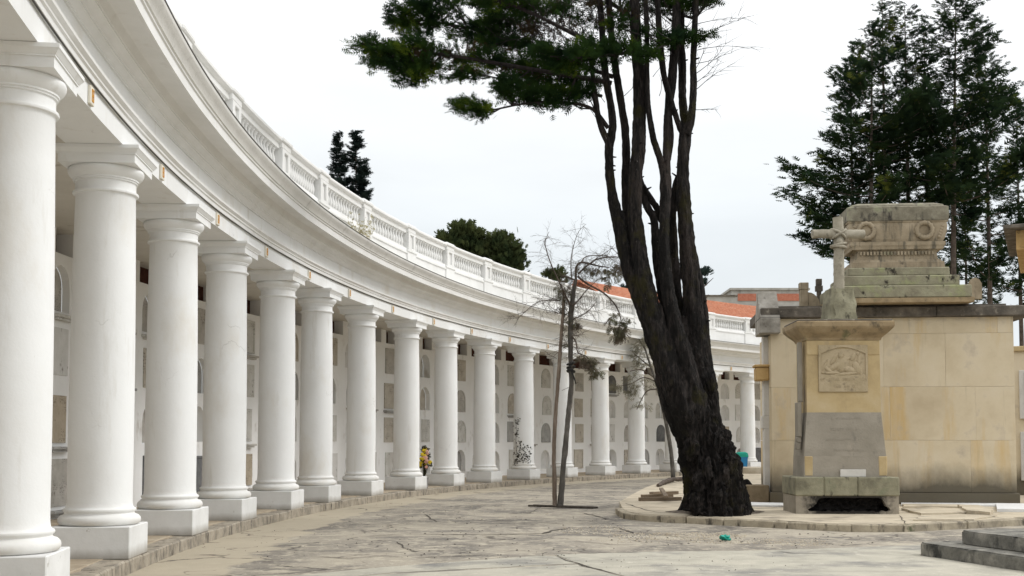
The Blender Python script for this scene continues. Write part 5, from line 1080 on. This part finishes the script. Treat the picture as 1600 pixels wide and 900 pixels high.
O, D, N_, L_ = fill([(1004, 538, 9, 12, 0, 130, -.3), (1000, 556, 12, 9, 0, 130, -.4), (1010, 528, 6, 8, 0, 60, 0), (986, 605, 8, 9, 0, 110, -.3), (990, 592, 14, 4, 0, 60, -.5), (963, 604, 13, 5, 0, 90, -.6), (1005, 570, 14, 6, 0, 70, -.3), (1000, 630, 10, 16, 0, 50, -.2), (1010, 600, 10, 10, 0, 40, 0)], yc, yc / F, .3); D[:, 2] -= .5
frond_mesh('foliage', O - np.array(sC), D, N_, L_, m_paleleaf, tc_, wid=.10)

# ------------------------------------------------------------------ small things
# vine on a column
vg = arc(0, TS[11], ZP); vn = empty('climbing_plant', vg, label='dark withered vine climbing one white column behind the saplings', cat='plant'); O, D, N_, L_ = [], [], [], []; mb = MB()
vr = random.Random(4)
def on_col(px, py):
    c = at(px, py, vg.y - .3); a = max(-.98, min(.98, (c.x - vg.x) / .445)); return Vector((.45 * a, -.45 * math.sqrt(1 - a * a), c.z - vg.z))
for x, y, s, n in [(808, 660, 4, 22), (806, 680, 3, 14), (812, 695, 4, 14), (808, 712, 6, 46), (820, 716, 8, 36), (826, 708, 5, 18), (806, 722, 3, 10), (818, 706, 5, 10)]:
    for _ in range(n): O.append(on_col(x + vr.gauss(0, s * .6), y + vr.gauss(0, s))); D.append((vr.gauss(0, 1), -.5, vr.gauss(0, 1))); N_.append((vr.gauss(0, .4), -1, vr.gauss(0, .4))); L_.append(vr.uniform(.05, .10))
frond_mesh('leaves', O, D, N_, L_, m_vine, vn, wid=.3)
for pth in ([(807, 742), (808, 715), (806, 690), (808, 655)], [(808, 722), (816, 716), (828, 704)], [(808, 718), (822, 722), (828, 716)]): mb.tube([on_col(*q_) for q_ in pth], [.012, .01, .008, .005][:len(pth)], 5)
mb.obj('stem', m_twig, vn)
# weed on the cornice
tw = 2.9585; wg = arc(.55, tw, ZP + 7.27); wd = empty('cornice_weed', wg, label='dry yellowish weed sprouting from the cornice before the balustrade', cat='plant'); mb = MB(); O, D, N_, L_ = [], [], [], []
for i in range(34):
    d = Vector((vr.gauss(0, .55), vr.gauss(0, .5), 1)); pts = twig(mb, Vector((vr.gauss(0, .08), vr.gauss(0, .08), 0)), d, vr.uniform(.45, .95), .009, 0, 900 + i, .02)
    for p in pts[2:]:
        for _ in range(2): O.append(p); D.append((vr.gauss(0, 1), vr.gauss(0, 1), vr.gauss(.3, .6))); N_.append((vr.gauss(0, 1), vr.gauss(0, 1), 1)); L_.append(vr.uniform(.05, .13))
m_straw = mat('straw_stem', [(.3, (.45, .41, .31)), (.7, (.62, .58, .48))], bump=.1)
mb.obj('stem', m_straw, wd); frond_mesh('leaves', O, D, N_, L_, m_dry, wd, wid=.18)
# bouquet in its vase before the niches
bg = at(663, 740, 39.9); bg.z = ZP; bq = empty('flower_bouquet', bg, label='yellow and pink flower bouquet in a vase between two columns', cat='flowers')
mb = MB(); mb.lathe([(.10, 0), (.13, .03), (.11, .14), (.15, .34), (.16, .36)], 14); mb.obj('vase', m_glaze, bq, smooth=50)
bc = at(664, 716, 39.9) - bg
mb = MB(); mb.tube([(0, 0, .3), (0, 0, bc.z)], [.05, .03], 6)
for k in range(20): mb.tube([(0, 0, .34), Vector((bc.x + vr.gauss(0, .09), vr.gauss(0, .08), bc.z + vr.gauss(0, .16)))], [.012, .008], 3, cap=False)
mb.obj('stems', m_vine, bq)
for k in range(30):
    mb = MB(); c = Vector((bc.x + vr.gauss(0, .085), -.08 + vr.gauss(0, .08), bc.z + vr.uniform(-.30, .34))); s = vr.uniform(.04, .072)
    for j in range(7): a = j * .9; blob(mb, c + Vector((math.cos(a) * s * .6, -.02, math.sin(a) * s * .6)), (s * .5, s * .3, s * .5), 0, 6, 4)
    blob(mb, c + Vector((0, -.03, 0)), (s * .4, s * .35, s * .4), 0, 6, 4)
    mb.obj('flower', m_pink if (c.x > bc.x + .05 and vr.random() < .65) or vr.random() < .12 else m_yel, bq)
O = [(bc.x + vr.gauss(0, .10), vr.gauss(0, .1), bc.z + vr.uniform(-.32, .38)) for _ in range(90)]; frond_mesh('leaves', O, [(vr.gauss(0, 1), vr.gauss(-.4, .5), vr.gauss(.2, 1)) for _ in range(90)], [(vr.gauss(0, 1), -1, vr.gauss(0, 1)) for _ in range(90)], [vr.uniform(.07, .15) for _ in range(90)], m_vine, bq, wid=.3)
# litter bin by the far column
bg = at(1159, 730, 65.0); bg.z = ZP * .6; bn = empty('litter_bin', bg, label='blue litter bin with a green lid by the far column', cat='bin')
mb = MB(); loft(mb, [(.24, .24, 0), (.29, .29, .78), (.31, .31, .80), (.31, .31, .84)]); mb.obj('body', m_blue, bn)
mb = MB(); loft(mb, [(.32, .32, .835), (.32, .32, .92), (.28, .28, 1.06), (.18, .18, 1.12)]); mb.obj('lid', m_green, bn); mb = MB(); mb.box((0, -.305, .97), (.34, .05, .10)); mb.obj('flap', m_green, bn)
# planks, log, stump, slabs, scrap
def plank(pa, pc, w, h, z, label, rot=0.0, z2=None):
    a, c = ground(*pa, z), ground(*pc, z2 if z2 is not None else z); d = c - a; mb = MB(); me = rough_block(d.length, w, h, RNG.random() * 50, amp=.012, cuts=2, bev=.008); me.materials.append(m_wood)
    x = d.normalized(); y = Vector((0, 0, 1)).cross(x).normalized(); zz = x.cross(y); p = (a + c) / 2
    o = bpy.data.objects.new('plank', me); COL.objects.link(o); o.matrix_world = Matrix(((x.x, y.x, zz.x, p.x), (x.y, y.y, zz.y, p.y), (x.z, y.z, zz.z, p.z + h / 2), (0, 0, 0, 1))); tag(o, label, 'plank', 'old planks on the island')
plank((999, 783), (1064, 782), .16, .10, IZ, 'longest weathered plank, nearest the kerb left of the trunk')
plank((1003, 778), (1050, 777), .16, .10, IZ, 'short plank lying just behind the longest one')
plank((1017, 774), (1058, 772), .14, .10, IZ + .005, 'plank at the back of the little woodpile')
plank((1041, 778), (1033, 765), .12, .06, IZ + .12, 'small plank lying crosswise on top of the woodpile', 0, IZ + .22)
lg = ground(1048, 757, IZ); lo_ = empty('fallen_log', lg, label='dark curved fallen log behind the planks left of the trunk', cat='log'); mb = MB(); mb.tube([ground(x, y, IZ) + Vector((0, 0, z)) - lg for x, y, z in [(1028, 761, .05), (1038, 757, .09), (1050, 754, .12), (1062, 753, .12), (1076, 752, .10)]], [.06, .08, .09, .09, .08], 12, amp=.35, seed=4, step=.1); mb.obj('log', m_twig, lo_, smooth=70)
sg = ground(1168, 784, IZ); so = empty('tree_stump', sg, label='small black rotten stump between the cypress and the brown stone block', cat='stump'); mb = MB(); mb.tube([(0, .1, -.05), (0, .1, .2), (-.03, .1, .45), (-.06, .12, .60)], [.20, .17, .16, .09], 18, amp=.5, fl=5, seed=8, step=.05); mb.obj('stump', m_bark, so, smooth=70)
def slab_t(pp, z, th, label):
    pts = [ground(x, y, z) for x, y in pp]; c = sum(pts, Vector()) / len(pts); o = empty('marble_strip', (c.x, c.y, 0), label=label, cat='slab', group='white marble strips'); mb = MB(); n = len(pts); q_ = [p - Vector((c.x, c.y, 0)) for p in pts]
    mb.add(q_, tessellate_polygon([q_])); mb.add(q_ + [p - Vector((0, 0, th)) for p in q_], [(i, (i + 1) % n, n + (i + 1) % n, n + i) for i in range(n)]); mb.obj('strip', m_marble, o)
slab_t([(1160, 784), (1242, 786), (1242, 790), (1158, 789)], IZ + .04, .05, 'white marble strip between the cypress and the pedestal')
slab_t([(1408, 784.5), (1560, 786), (1560, 789.5), (1408, 788)], IZ + .035, .045, 'white marble strip along the mausoleum foot right of the pedestal')
slab_t([(1556, 786), (1640, 787), (1640, 796), (1558, 795)], IZ + .07, .08, 'white marble slab at the right end of the mausoleum foot')
gg = ground(1135, 845); gs = empty('plastic_scrap', gg, label='crumpled green plastic scrap lying in the street rubble', cat='litter'); mb = MB(); bm = bmesh.new(); bmesh.ops.create_icosphere(bm, subdivisions=3, radius=.09)
for v in bm.verts: v.co = Vector((v.co.x * 1.1, v.co.y, v.co.z * .55 + .045)) * (1 + .9 * noise.noise(v.co * 16))
mb.bm(bm); mb.obj('sheet', m_green, gs)
